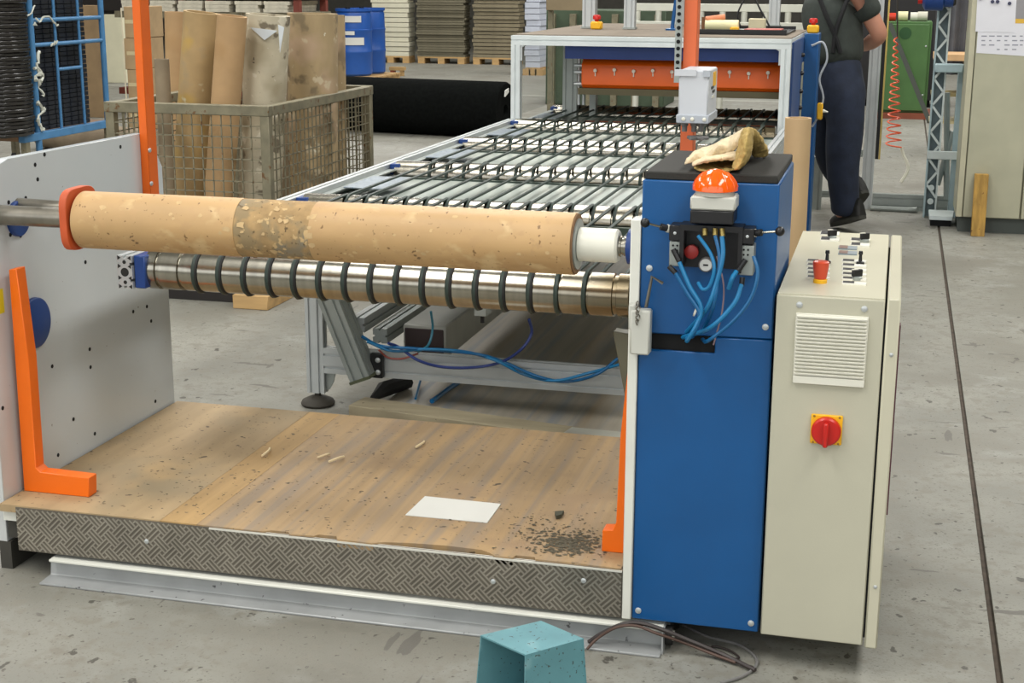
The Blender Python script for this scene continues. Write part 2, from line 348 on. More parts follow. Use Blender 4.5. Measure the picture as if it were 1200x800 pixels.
# ---- left orange post
y0, y1 = at(163, 156, 'x', PX).y, at(181, 156, 'x', PX+.03).y
po = thing('orange_post', (PX+.016, (y0+y1)/2, .9), 'tall orange flat post bolted to the white side plate on the left', 'post', 'orange posts of the stand')
B(G().box(PX, PX+.030, y0, y1+.012, .88, 2.6), 'post_bar', ORANGED, po, bevel=.002)
for x, y in ((175, 176), (177, 215)):
    bolt(at(x, y, 'x', PX+.030), (1, 0, 0), .008, po)

# ---- orange guide brackets
def bracket(label, y, pts, th):
    poly = [at(a, b, 'y', y) for a, b in pts]
    for p in poly:
        if p.z < .252: p.z = ZT+.0003
    return tag(B(G().prism([(p.x, p.z) for p in poly], 'y', y, y+th), 'guide_bracket', ORANGE, bevel=.002), label, 'bracket', 'orange guide brackets')
bracket('orange L-shaped bracket with a long foot against the white side plate', 3.612, [(10, 316), (19, 315), (33, 420), (42, 548), (47, 553), (104, 560), (104, 579), (28, 573)], .045)
bracket('orange tapered bracket with a short foot beside the blue cabinet', 3.60, [(737, 420), (736, 645), (705, 642), (706, 621), (718, 621), (722, 612), (727, 510)], .05)

# ---- cardboard tube on its shaft
TY = 3.585
tl, tr = at(100, 257, 'y', TY), at(677, 286, 'y', TY); TZ = (tl.z+tr.z)/2; TR = .079
tb = thing('cardboard_roll_core', (-1.44, TY, TZ-TR), 'long worn brown cardboard core mounted on the shaft across the stand', 'cardboard tube')
def sleeve(x0, x1, m, rr, nm, parent, n=48, inner=None):
    inner = inner or rr-.012
    return B(G().lathe((x0, TY, TZ), (x1, TY, TZ), [(0, inner), (0, rr), (x1-x0, rr), (x1-x0, inner), (0, inner)], n, cap=False), nm, m, parent, ang=50)
xa, xb = at(272, 260, 'y', TY-TR).x, at(360, 260, 'y', TY-TR).x
sleeve(tl.x, xa, CARD, TR, 'tube_wall', tb); sleeve(xa+.0002, xb, CARDX, TR-.0012, 'torn_band', tb); sleeve(xb+.0002, tr.x-.004, CARD, TR, 'tube_wall', tb)
sleeve(tr.x-.004, tr.x, CARDE, TR-.002, 'cut_end', tb)
g = G()                                    # scuffed patches where the top paper layer is torn off
for i in range(70):
    x = random.uniform(tl.x+.01, tr.x-.05) if i > 14 else random.uniform(xa-.02, xb+.02)
    a = random.uniform(math.radians(150), math.radians(275)) if i > 26 else random.uniform(math.radians(120), math.radians(250))
    s = random.uniform(.002, .006) if i > 26 else random.uniform(.004, .011); n = 7
    vs = []
    for k in range(n):
        t = k*2*math.pi/n; q = random.uniform(.55, 1.2)
        xx = x+s*1.3*q*math.cos(t); aa = a+s*q*math.sin(t)/TR
        vs.append(g.bm.verts.new((xx, TY+(TR+.0004)*math.cos(aa), TZ-(TR+.0004)*math.sin(aa)*-1)))
    g.bm.faces.new(vs)
tag(B(g, 'scuffs', M('bare_card', (200, 170, 124), .8, var=.08, scale=40), tb), 'pale torn scuffs', kind='stuff')
sh = thing('winding_shaft', (-1.5, TY, TZ-.04), 'dull steel shaft with an orange clamping flange and white bushing through the cardboard core', 'shaft')
B(G().cyl((PX, TY+.03, TZ-.004), (tl.x+.03, TY+.03, TZ-.004), .0285, n=24), 'shaft_bar', SHAFT, sh)
B(G().cyl((PX, TY+.13, TZ+.01), (tl.x-.01, TY+.10, TZ+.01), .020, n=20), 'guide_bar', SHAFT, sh)
c = Vector((tl.x-.018, TY, TZ)); ro = []
for i in range(48):
    t = 2*math.pi*i/48; r = .090*(1/ (abs(math.cos(t))**4+abs(math.sin(t))**4)**.25)*.93
    ro.append((TY+r*math.cos(t), TZ+.005+r*math.sin(t)*1.02))
B(G().prism(ro, 'x', tl.x-.030, tl.x-.008), 'clamping_flange', M('faded_orange_flange', (196, 84, 40), .5, var=.08), sh, bevel=.0015)
B(G().cyl((tr.x-.01, TY, TZ), (tr.x+.004, TY, TZ), TR-.014, n=32), 'end_disc', ALUD, sh)
xe = at(724, 288, 'y', TY).x
B(G().lathe((tr.x+.004, TY, TZ), (1, TY, TZ), [(0, .04), (.002, .043), (xe-tr.x-.006, .043), (xe-tr.x, .038)], 32), 'white_bushing', WHITEPL, sh)
B(G().lathe((xe, TY, TZ), (1, TY, TZ), [(0, .018), (.004, .026), (.010, .026), (.011, .021), (.016, .021), (.017, .025), (.026, .025)], 24), 'shaft_collar', STEEL, sh)
B(G().lathe((RX-.024, TY, TZ), (1, TY, TZ), [(0, .034), (.004, .044), (.024, .044)], 28), 'bearing_flange', BLUED, sh)

# ================================================================== blue cabinet
BX0, BX1, BY0, BY1, BZ0, BZ1 = -.585, -.257, 3.50, 3.975, .078, 1.228
bc = thing('blue_cabinet', (-.42, 3.73, 0), 'tall blue drive cabinet with a black rubber mat on top', 'cabinet')
slot0, slot1, sx = .805, .846, at(838, 400, 'y', BY0).x
B(G().box(BX0, BX1, BY0+.012, BY1, BZ0, BZ1), 'body', BLUE, bc, bevel=.004)
B(G().prism([(BX0, slot1), (BX1, slot1+.004), (BX1, BZ1), (BX0, BZ1)], 'y', BY0, BY0+.0115), 'front_panel', BLUE, bc, bevel=.003)
B(G().prism([(BX0, BZ0), (BX1, BZ0), (BX1, slot1+.002), (sx, slot1), (sx, slot0), (BX0, slot0)], 'y', BY0, BY0+.0115), 'front_panel', BLUE, bc, bevel=.003)
B(G().box(BX0, sx, BY0+.010, BY0+.0122, slot0, slot1), 'cable_slot', DARK, bc)
B(G().box(BX0+.004, BX1-.004, BY0+.006, BY1-.004, BZ1, BZ1+.020), 'rubber_mat', MATM, bc, bevel=.003)
B(G().prism([(3.492, .078), (3.97, .078), (3.97, 1.12), (3.60, 1.12), (3.55, 1.13), (3.492, 1.13)], 'x', RX, BX0-.001), 'white_plate', WHITEE, bc, bevel=.002)
B(G().box(BX0+.06, BX1-.06, BY0+.22, BY1-.05, 0, BZ0), 'plinth', DARK, bc)  # near-black block where there is only shade under the cabinet
for x, y in ((748, 715), (880, 730), (897, 383), (761, 314)):
    bolt(at(x, y, 'y', BY0), (0, -1, 0), .0085, bc, h=.004)

# latch box hanging on its chain on the white plate
lx0, lx1 = at(738, 400, 'y', 3.455).x, at(761, 400, 'y', 3.455).x
lb = thing('switch_box', ((lx0+lx1)/2, 3.475, .80), 'small grey interlock box with a hanging key chain on the blue cabinet edge', 'switch box')
za, zb = at(750, 416, 'y', 3.455).z, at(750, 364, 'y', 3.455).z
B(G().box(lx0, lx1, 3.455, 3.492, za, zb), 'housing', M('light_grey_plastic', (196, 196, 186), .45), lb, bevel=.004)
B(G().box(lx0-.006, lx0+.012, 3.460, 3.488, zb-.05, zb+.012), 'side_lug', M('light_grey_plastic', (196, 196, 186), .45), lb, bevel=.003)
for k in range(5):
    c = Vector((lx0+.017+.002*(k % 2), 3.452, zb+.016-.011*k)); r = [(c.x+.005*math.cos(t)*(1 if k % 2 else .5), c.y+.003*math.sin(t*2), c.z+.008*math.sin(t)) for t in [i*math.pi/5 for i in range(10)]]
    B(G().tube(r, .0014, 5, closed=True), 'chain_link', SHAFT, lb)
q = [at(757, 360, 'y', 3.47), at(760, 345, 'y', 3.47), at(764, 324, 'y', 3.47), at(777, 332, 'y', 3.47)]
tag(B(G().tube(q, .0045, 6), 'hex_key', SHAFT), 'bent black hex key stuck upright behind the grey interlock box', 'hex key')

# beacon
by = 3.455; bxc = at(838, 226, 'y', by).x
bk = thing('warning_beacon', (bxc, by, 1.11), 'orange dome warning beacon on a grey and black box at the blue cabinet', 'beacon')
z0, z1, z2, z3 = (at(838, y, 'y', by-.03).z for y in (262, 246, 230, 226))
B(G().box(bxc-.052, bxc+.050, by-.042, by+.042, z0, z1), 'black_base', BLACK, bk, bevel=.003)
B(G().box(bxc-.053, bxc+.053, by-.042, by+.042, z1, z2), 'grey_box', M('light_grey_plastic', (196, 196, 186), .45), bk, bevel=.004)
B(G().cyl((bxc, by, z2), (bxc, by, z3+.004), .046, n=28), 'neck', M('light_grey_plastic', (196, 196, 186), .45), bk)
dm = M('orange_lens', (250, 96, 10), .12, var=.02, coat=.5)
B(G().lathe((bxc, by, z3+.002), (bxc, by, 9), [(0, .050), (.002, .054), (.010, .0535), (.022, .049), (.034, .040), (.043, .029), (.049, .015), (.051, .002)], 36), 'dome_lens', dm, bk, ang=60)
z3 += .002
for k in range(14):
    t = k*2*math.pi/14; u = Vector((math.cos(t), math.sin(t), 0))
    B(G().tube([Vector((bxc, by, z3))+u*r+Vector((0, 0, h)) for h, r in ((.010, .0535), (.022, .049), (.034, .040), (.043, .029))], .0012, 4), 'lens_rib', dm, bk)

# pneumatic valve station
VY = 3.44
def vp(x, y, yy=VY): return at(x, y, 'y', yy)
vs = thing('valve_station', (-.41, 3.48, .97), 'black pneumatic valve station with ball levers on the blue cabinet', 'valve block')
a, b = vp(797, 263), vp(868, 330)
g = G(); g.box(a.x, b.x, 3.4885, 3.4985, b.z+.02, a.z); g.box(a.x, b.x, VY, 3.489, a.z-.014, a.z); g.box(a.x, a.x+.010, VY, 3.489, b.z+.03, a.z-.014); g.box(b.x-.010, b.x, VY, 3.489, b.z+.02, a.z-.014)
B(g, 'housing', BLACK, vs)
for x0, y0, x1, y1 in ((784, 264, 797, 283), (868, 268, 883, 287)):
    p, q = vp(x0, y0), vp(x1, y1); o = B(G().box(p.x, q.x, VY+.005, 3.4985, q.z, p.z), 'lever_block', BLACK, vs, bevel=.002)
    c = (p+q)/2; bolt((c.x, VY+.005, c.z), (0, -1, 0), .004, o, h=.002)
for x0, y0, x1, y1 in ((784, 283, 796, 313), (867, 288, 882, 324)):
    p, q = vp(x0, y0), vp(x1, y1); o = B(G().box(p.x, q.x, VY+.008, 3.4985, q.z, p.z), 'valve_body', ALUD, vs, bevel=.002)
    for k in range(4):
        B(G().cyl((p.x+.009+.010*(k % 2), VY+.009, p.z-.010-.012*(k//2)), (p.x+.009+.010*(k % 2), VY+.006, p.z-.010-.012*(k//2)), .0025, n=8), 'port', DARK, o)
for s, (x0, y0), (x1, y1) in ((-1, (784, 268), (756, 261)), (1, (883, 273), (914, 271))):
    p, q = vp(x0, y0, VY+.02), vp(x1, y1, VY-.01); d = (q-p).normalized(); o = B(G().cyl(p, p+d*.006, .010, n=14), 'lever_collar', WHITEPL, vs)
    B(G().cyl(p+d*.006, p+d*.022, .0085, n=14), 'rubber_boot', BLACK, o); B(G().cyl(p+d*.02, q, .003, n=8), 'lever_rod', STEEL, o); B(G().sphere(q, .0115), 'ball_knob', BLACK, o)
p = vp(812, 293, 3.488); o = B(G().lathe(p, p-Vector((0, 1, 0)), [(0, .011), (.012, .011), (.014, .017), (.028, .017), (.031, .013)], 20), 'regulator_knob', M('brown_red_plastic', (150, 40, 36), .45), vs)
p = vp(828, 309, 3.488); o = B(G().lathe(p, p-Vector((0, 1, 0)), [(0, .018), (.014, .018), (.016, .0165)], 24), 'pressure_gauge', GREYC, vs)
B(G().cyl(p-Vector((0, .0162, 0)), p-Vector((0, .0168, 0)), .0145, n=24), 'gauge_dial', PAPER, o); B(G().box(p.x-.006, p.x+.006, p.y-.0176, p.y-.0169, p.z-.002, p.z+.002), 'gauge_mark', BLACK, o)
for a_, b_ in (((789, 292), (796, 306)), ((784, 312), (792, 320)), ((874, 304), (863, 320)), ((870, 325), (869, 335)), ((826, 268), (826, 276)), ((838, 268), (838, 276)), ((846, 268), (847, 277))):
    p, q = vp(*a_, VY-.002), vp(*b_, VY-.008); B(G().cyl(p, q, .0065, n=12), 'hose_fitting', BLACK if a_[1] > 280 else M('brass', (170, 150, 90), .35, .8), vs)
hl = [('blue hose from the left valve fitting down to the cable tie', [(796, 307), (808, 335), (822, 364), (806, 398), (800, 403)], .0052, HOSEL),
      ('blue hose from the lower left valve fitting', [(792, 320), (806, 344), (820, 368), (812, 392), (804, 404)], .0052, HOSE),
      ('blue hose looping from the housing under the pressure gauge', [(818, 276), (832, 296), (837, 314), (832, 334), (824, 339), (818, 331)], .0045, HOSEL),
      ('blue hose arching down from the middle of the housing into the slot', [(838, 276), (843, 300), (841, 330), (835, 362), (818, 398)], .0045, HOSE),
      ('thick blue hose hanging across the front of the valve housing', [(846, 277), (847, 300), (840, 330), (828, 362), (798, 399)], .0056, HOSEL),
      ('blue hose sweeping from the right valve to the left end of the slot', [(869, 333), (860, 356), (832, 384), (794, 405)], .0056, HOSEL),
      ('outermost blue hose bowing right of the right valve', [(883, 300), (888, 320), (880, 349), (860, 375), (830, 399), (818, 407)], .0045, HOSE),
      ('short blue hose at the right valve fitting', [(863, 318), (858, 326), (854, 338)], .0056, HOSEL)]
for lbl, pts, r, m in hl:
    n = len(pts); path = [vp(x, y, VY-.012-.026*math.sin(math.pi*(i+.4)/(n))) for i, (x, y) in enumerate(pts)]
    if pts[-1][1] > 390: path[-1].y = 3.505
    tag(B(G().tube(smooth_path(path, 7), r, 8), 'air_hose', m), lbl, 'hose', 'hoses of the valve station')
path = [vp(x, y, 3.435) for x, y in ((840, 300), (848, 334), (846, 366), (840, 390), (836, 404))]
tag(B(G().tube(smooth_path(path, 6), .002, 6), 'thin_cable', M('pinkish_cable', (150, 126, 132), .5)), 'thin pinkish grey cable among the blue hoses on the cabinet', 'cable')
p = vp(820, 366, 3.422); tag(B(G().lathe(p+Vector((-.012, 0, .004)), p+Vector((.012, 0, -.004)), [(0, .014), (.004, .014), (.004, .012), (0, .012), (0, .014)], 16, cap=False), 'cable_tie', WHITEPL), 'white cable tie around the blue hoses below the valve', 'cable tie')

# ================================================================== beige control cabinet
CX0, CX1, CY0, CY1, CZ0, CZ1 = -.249, .003, 3.47, 4.40, .088, .969
cc = thing('control_cabinet', (-.105, 3.93, 0), 'beige control cabinet with vent grille and red main switch beside the blue cabinet', 'cabinet')
B(G().box(CX0, CX1, CY0, CY1, CZ0, CZ1), 'body', BEIGE, cc, bevel=.003)
B(G().box(CX0+.002, CX1-.002, CY0+.004, CY1-.004, CZ1, CZ1+.003), 'top_panel', BEIGET, cc)
dr = B(G().box(CX1+.005, CX1+.036, CY0-.004, CY1-.02, CZ0-.004, CZ1+.006), 'door', BEIGET, cc, bevel=.004)
B(G().box(CX1, CX1+.005, CY0+.006, CY1-.03, CZ0+.02, CZ1-.03), 'door_gap_shade', DARK, dr)  # near-black strip paints the shade in the gap behind the door
B(G().box(CX1+.036, CX1+.040, 3.52, 3.55, .42, .90), 'hinge_strip', M('dark_purple_strip', (92, 50, 60), .5), dr)
for zz_ in (.25, .84):
    bolt((CX1+.022, CY0-.004, zz_), (0, -1, 0), .005, dr, h=.003)
B(G().box(CX0+.06, CX1-.07, CY0+.30, CY1-.1, 0, CZ0), 'plinth', DARK, cc)  # dark stand-in for the shade beneath this cabinet, which has no plinth
for x, y in ((937, 357), (1013, 362)): bolt(at(x, y, 'y', CY0), (0, -1, 0), .008, cc, h=.004)
p, q = at(933, 366, 'y', CY0), at(1013, 453, 'y', CY0)
vg = B(G().box(p.x, q.x, CY0-.004, CY0, q.z, p.z), 'vent_grille', WHITEPL, cc, bevel=.001)
nsl = 17; st = (p.z-q.z-.022)/nsl
for i in range(nsl):
    z = q.z+.020+st*i; B(G().prism([(CY0-.004, z+.002), (CY0-.012, z+.0015), (CY0-.013, z+.005), (CY0-.004, z+st-.001)], 'x', p.x+.003, q.x-.003), 'vent_slat', WHITEPL, vg)
B(G().box(p.x+.001, q.x-.001, CY0-.011, CY0-.004, q.z, q.z+.018), 'lower_lip', WHITEPL, vg, bevel=.001)
p, q = at(951, 484, 'y', CY0), at(986, 521, 'y', CY0); c = (p+q)/2
ms = B(G().box(p.x, q.x, CY0-.008, CY0, q.z, p.z), 'main_switch', YELLOW, cc, bevel=.002)
ck = Vector((c.x, CY0-.008, c.z-.002))
B(G().lathe(ck, ck-Vector((0, 1, 0)), [(0, .0355), (.012, .035), (.016, .031)], 36), 'rotary_knob', RED, ms)
B(G().box(ck.x-.006, ck.x+.006, CY0-.042, CY0-.0235, ck.z-.034, ck.z+.026), 'knob_bar', RED, ms, bevel=.003)
for sx_ in (-1, 1):
    for sz in (-1, 1):
        bolt((c.x+sx_*.030, CY0-.008, c.z+sz*.033), (0, -1, 0), .003, ms, M('ochre', (150, 110, 30), .5), 'corner_screw', h=.0012)
# controls on the sloping light of the top panel
ZP = CZ1+.003
def pz(x, y, h=0): return at(x, y, 'z', ZP+h)
def plates(x0, x1, y0, y1, n, mA, mB, nm='label_plate'):
    """row of n small engraved plates, each black and white"""
    for i in range(n):
        t0, t1 = i/n, (i+.72)/n
        a0, b0 = pz(x0, y0+(y1-y0)*t0), pz(x1, y0+(y1-y0)*t1)
        lo, hi = min(a0.y, b0.y), max(a0.y, b0.y); mx = (a0.x+b0.x)/2
        o = B(G().box(a0.x, b0.x, lo, hi, ZP, ZP+.004), nm, mA, cc)
        B(G().box(a0.x+.002, mx, lo+.002, hi-.002, ZP+.004, ZP+.0052), 'engraved_field', mB, o)
BK = M('black_label', (40, 40, 44), .4)
plates(962, 983, 272, 285, 2, M('white_label', (232, 230, 220), .4), BK); plates(997, 1019, 280, 291, 2, M('white_label', (232, 230, 220), .4), BK)
plates(983, 1004, 289, 301, 2, M('blue_grey_label', (140, 150, 156), .4), M('brown_label', (130, 104, 92), .4))
plates(946, 972, 305, 329, 5, M('white_label', (232, 230, 220), .4), BK); plates(987, 1015, 305, 336, 6, M('white_label', (232, 230, 220), .4), BK)
for x, y in ((975, 280), (1013, 284), (1004, 328)):
    p = pz(x, y); o = B(G().lathe(p, p+Vector((0, 0, 1)), [(0, .013), (.008, .013), (.010, .010)], 16), 'selector_switch', ALUD, cc)
    B(G().obox(p+Vector((0, 0, .018)), (.8, .5, 0), (-.5, .8, 0), (0, 0, 1), .014, .005, .009), 'selector_handle', BLACK, o, bevel=.002); B(G().obox(p+Vector((-.006, -.004, .0275)), (.8, .5, 0), (-.5, .8, 0), (0, 0, 1), .008, .003, .001), 'white_pointer', WHITEPL, o)
for x, y in ((969, 308), (1008, 309)):
    p = pz(x, y); o = B(G().lathe(p, p+Vector((0, 0, 1)), [(0, .011), (.006, .010), (.008, .005), (.024, .004), (.026, .006), (.034, .005)], 14), 'toggle_switch', BLACK, cc)
p = pz(961, 331); es = B(G().lathe(p, p+Vector((0, 0, 1)), [(0, .017), (.008, .017), (.010, .015)], 24), 'emergency_stop', YELLOW, cc)
B(G().lathe(p+Vector((0, 0, .010)), p+Vector((0, 0, 1)), [(0, .014), (.004, .016), (.036, .020), (.042, .020), (.044, .017)], 28), 'red_mushroom_button', M('orange_red_button', (208, 74, 44), .3), es)

# ================================================================== belt conveyor
RL, RR = -2.222, -.612                      # centre lines of the side rails
ZR = .835; RB = .062                        # roller axis height, radius
RY = [3.975, 5.20, 6.28, 7.36, 8.42, 9.45]
cv = thing('belt_conveyor', (-1.42, 6.6, 0), 'long roller conveyor with green round belts running back to the press frame', 'conveyor')
r0 = B(G().profile((RL, 3.895, ZR), (RL, 8.525, ZR), .050, .10, pitch=.05), 'side_rail', ALU, cv)
r1 = B(G().profile((RR+.012, 4.05, ZR), (RR+.012, 8.525, ZR), .045, .09, pitch=.045), 'side_rail', ALU, cv)
DH = M('profile_cavity', (40, 40, 38), .8)
for dz, r in ((0, .0135), (.031, .006), (-.031, .006)):
    B(G().cyl((RL, 3.8945, ZR+dz), (RL, 3.8955, ZR+dz), r, n=16), 'bore', DH, r0)
for dz in (.018, -.018, .044, -.044):
    for sx_ in (-1, 1):
        s = .007; z = ZR+dz
        B(G().prism([(RL+sx_*.022, z-s), (RL+sx_*.022, z+s), (RL+sx_*.011, z)], 'y', 3.8943, 3.8953), 'bore', DH, r0)
B(G().profile((RL+.042, 4.4, ZR-.025), (RL+.042, 8.525, ZR-.025), .030, .06, pitch=.03), 'inner_rail', ALUD, cv)
XG = [-2.0+.0795*i for i in range(17)]      # belt grooves
RINGS = XG[:14]
def roller(y, rings=False):
    x0, x1 = (-2.172, -.685) if rings else (-2.175, -.655); prof = [(0, .02), (0, RB-.006), (.003, RB)]
    L = x1-x0
    for gx in ([-2.13, -2.055] + XG if rings else XG):
        t = gx-x0
        prof += [(t-.007, RB), (t-.005, RB-.006), (t+.005, RB-.006), (t+.007, RB)]
    prof += [(L-.003, RB), (L, RB-.006), (L, .02)]
    o = B(G().lathe((x0, y, ZR), (x1, y, ZR), prof, 40), 'roller', STEEL, cv, ang=30)
    B(G().cyl((RL+.02, y, ZR), (x0+.001, y, ZR), .017, n=16), 'axle', STEEL, o)
    B(G().cyl((x1-.001, y, ZR), (RR, y, ZR), .017, n=16), 'axle', STEEL, o)
    if not rings: B(G().obox((RL+.052, y, ZR), (1, 0, 0), (0, 1, 0), (0, 0, 1), .024, .05, .052), 'bearing_block', BLUED, o, bevel=.003)
    return o
rl = [roller(y, i == 0) for i, y in enumerate(RY)]
B(G().box(RL+.026, RL+.062, RY[0]-.07, RY[0]+.05, ZR-.05, ZR+.05), 'bearing_block', BLUED, rl[0], bevel=.003)
B(G().lathe((-.684, RY[0], ZR), (1, RY[0], ZR), [(0, .03), (.006, .033), (.012, .033), (.014, .02), (.03, .02), (.031, .027), (.042, .027)], 24), 'clamp_collar', STEEL, rl[0])
tt = [i*2*math.pi/28 for i in range(28)]
ring0 = B(G().tube([(RINGS[0], RY[0]+(RB-.001)*math.cos(t), ZR+(RB-.001)*math.sin(t)) for t in tt], .0058, 6, closed=True), 'groove_ring', RUBBER, rl[0]); rb0 = WORLD[ring0.name]
for x in RINGS[1:]: dup(ring0, (x, rb0.y, rb0.z), rl[0])
def loop(x, ya, yb):                        # one endless round belt over two rollers
    R_ = RB+.001; P = []
    for i in range(9): t = math.pi/2 + math.pi*i/8; P.append((x, ya+R_*math.cos(t), ZR+R_*math.sin(t)))
    for i in range(9): t = -math.pi/2 + math.pi*i/8; P.append((x, yb+R_*math.cos(t), ZR+R_*math.sin(t)))
    return P
for k in range(len(RY)-1):
    off = .0065 if k % 2 else -.0065
    x0 = XG[0]+off
    b0 = B(G().tube(loop(x0, RY[k], RY[k+1]), .0065, 6, closed=True), 'belt', BELT, cv); bb = WORLD[b0.name]
    for x in XG[1:]:
        if k == 0 and x > -.75: continue
        dup(b0, (x+off, bb.y, bb.z), cv)
for k in range(len(RY)-1):                  # sheets and cross members between the rollers
    ya, yb = RY[k], RY[k+1]
    if k > 0: B(G().box(RL+.075, RR-.02, ya+.078, yb-.125, ZR-.008, ZR-.003), 'slide_sheet', TRAY, cv)
    B(G().box(RL+.075, RR-.02, yb-.122, yb-.100, ZR-.03, ZR+.004), 'cross_bar', M('dark_green_bar', (58, 72, 64), .5, .2), cv)
    B(G().box(RL+.075, RR-.02, yb-.095, yb-.068, ZR-.095, ZR-.09), 'drip_tray', M('dark_drip_tray', (70, 76, 70), .6, .2), cv)
    B(G().box(RL+.062, RL+.235, ya+.36, yb-.36, ZR+.034, ZR+.038), 'speckled_plate', GALV, cv)
    B(G().box(RL+.026, RL+.061, (ya+.06) if k else 4.5, yb-.055, ZR+.024, ZR+.030), 'edge_plate', ALUD, cv)
B(G().profile((RL+.03, RY[1]+.55, ZR-.12), (RR, RY[1]+.55, ZR-.12), .04, .04), 'cross_member', ALUD, cv)

# legs, low frame
LY = 5.37
def leg(x, y):
    o = B(G().profile((x, y, .055), (x, y, ZR-.05), .075, .045, up=(0, 1, 0), pitch=.0375), 'leg', ALU, cv)
    f = B(G().lathe((x, y, 0), (x, y, 1), [(0, .064), (.010, .070), (.022, .064), (.034, .040), (.040, .014), (.060, .012)], 24), 'levelling_foot', M('dark_foot_rubber', (58, 54, 46), .7), o)
    return o
lg = [leg(-2.218, LY), leg(-.66, LY), leg(-2.218, 8.7), leg(-.66, 8.7)]
B(G().prism([(-2.178, .07), (-2.178, .15), (-2.135, .15), (-2.148, .10), (-2.165, .07)], 'y', LY-.004, LY+.004), 'gusset', ALUD, lg[0])
zb0 = at(500, 432, 'y', LY-.02).z
B(G().profile((-2.18, LY, .195), (-.69, LY, .195), .045, .105, pitch=.05), 'cross_beam', ALU, cv)
p, q = Vector((-2.135, LY-.07, .52)), Vector((-1.99, LY-.07, .155))
dirb = (q-p).normalized()
br = B(G().profile(p-dirb*.04, q, .10, .085, up=(.93, 0, .37), pitch=.05), 'diagonal_brace', ALUD, cv)
B(G().obox(q+dirb*.004, (.93, 0, .37), (0, 1, 0), dirb, .046, .054, .006), 'end_cap', M('olive_plastic', (78, 82, 58), .6), br)
B(G().obox((-1.945, LY-.035, .195), (1, 0, 0), (0, 1, 0), (0, 0, 1), .026, .012, .05), 'angle_bracket', BLACK, cv, bevel=.003)
for dz in (-.025, .025): bolt((-1.938, LY-.047, .195+dz), (0, -1, 0), .011, cv, h=.006)
for x0, m in ((-2.05, ALU), (-1.955, ALUD)):
    B(G().profile((x0, LY+.03, .34 if m is ALU else .30), (x0, 8.6, .34 if m is ALU else .30), .06, .06, pitch=.06), 'length_beam', m, cv)
wb = B(G().box(-1.88, -1.70, 5.47, 8.2, .20, .34), 'cable_duct', M('duct_grey', (164, 164, 156), .5, .2), cv, bevel=.006)
B(G().box(-1.872, -1.708, 5.464, 5.47, .215, .325), 'duct_end', M('dark_brown_cap', (44, 30, 28), .6), wb, bevel=.012)
bb_ = at(557, 360, 'y', 5.2)
B(G().box(bb_.x-.0, bb_.x+.05, 5.18, 5.25, bb_.z-.03, bb_.z+.16), 'sensor_bracket', ALUD, cv, bevel=.003)
B(G().cyl((bb_.x+.025, 5.21, bb_.z-.06), (bb_.x+.025, 5.21, bb_.z-.03), .008, n=8), 'sensor_pin', BLACK, cv)

# hoses under the conveyor
def hp(pts, y0=5.29): return [at(x, y, 'y', y0 + (.03 if i % 2 else 0)) for i, (x, y) in enumerate(pts)]
for lbl, pts, r, m in (
    ('upper blue air hose draped along the low cross beam under the rollers', [(424, 394), (445, 405), (480, 408), (520, 411), (560, 415), (590, 424), (630, 441), (665, 447), (700, 438), (724, 420)], .0065, HOSE),
    ('bright blue air hose hanging in a low arc to the right bracket', [(430, 400), (460, 411), (500, 409), (545, 412), (580, 422), (615, 439), (650, 446), (690, 437), (726, 427)], .006, HOSEL),
    ('dark blue cable looping below the blue hoses under the rollers', [(455, 402), (468, 407), (490, 422), (520, 430), (560, 430), (590, 423), (612, 408), (623, 390), (620, 374)], .006, M('navy_cable', (44, 60, 120), .4)),
    ('teal cable hanging straight down from the conveyor', [(505, 365), (507, 385), (502, 404), (490, 412)], .005, M('teal_cable', (40, 110, 130), .4)),
    ('thin red brown cable beside the bundled blue hoses', [(444, 410), (455, 419), (472, 420), (490, 414)], .004, M('red_brown_cable', (140, 70, 60), .5))):
    tag(B(G().tube(smooth_path(hp(pts), 6), r, 8), 'air_hose', m), lbl, 'hose', 'hoses under the conveyor')
for lbl, pts, r, m in (('pair of blue hoses lying on the floor behind the timber', [(506, 470), (525, 456), (540, 446)], .010, HOSE), ('thin teal hose on the floor left of the blue hose pair', [(487, 467), (491, 452), (493, 444)], .005, HOSEL)):
    tag(B(G().tube(smooth_path([at(x, y, 'z', .05) for x, y in pts], 5), r, 8), 'floor_hose', m), lbl, 'hose')
# sheet and timbers on the floor below the conveyor
tag(B(G().box(-1.93, -.72, 5.24, 9.6, .001, .030), 'floor_sheet', UNDERB), 'brown grey streaked sheet lying on the floor under the conveyor', 'sheet')
a, b, c, d = at(420, 464, 'z', .065), at(722, 497, 'z', .065), at(722, 513, 'z', .065), at(420, 469, 'z', .065)
tag(B(G().prism([(-2.02, 5.20), (-.72, 4.98), (-.72, 5.09), (-2.0, 5.33)], 'z', .001, .062), 'timber_beam', OLDWOOD, bevel=.003), 'weathered timber beam lying behind the platform', 'timber')
a, b = at(657, 511, 'z', .075), at(727, 517, 'z', .075)
tag(B(G().prism([(a.x, a.y), (b.x+.06, b.y), (b.x+.06, b.y+.09), (a.x+.02, a.y+.10)], 'z', .064, .082), 'metal_strip', M('pale_metal_strip', (196, 194, 180), .4, .4)), 'pale metal strip resting on the timber near the orange bracket', 'metal strip')
tag(B(G().tube([at(x, y, 'z', .06) for x, y in ((437, 466), (450, 456), (478, 447))], [.012, .035, .03], 8), 'dark_rubber_hose', RUBBER), 'thick black rubber hose lying on the floor beside the streaked sheet', 'hose')

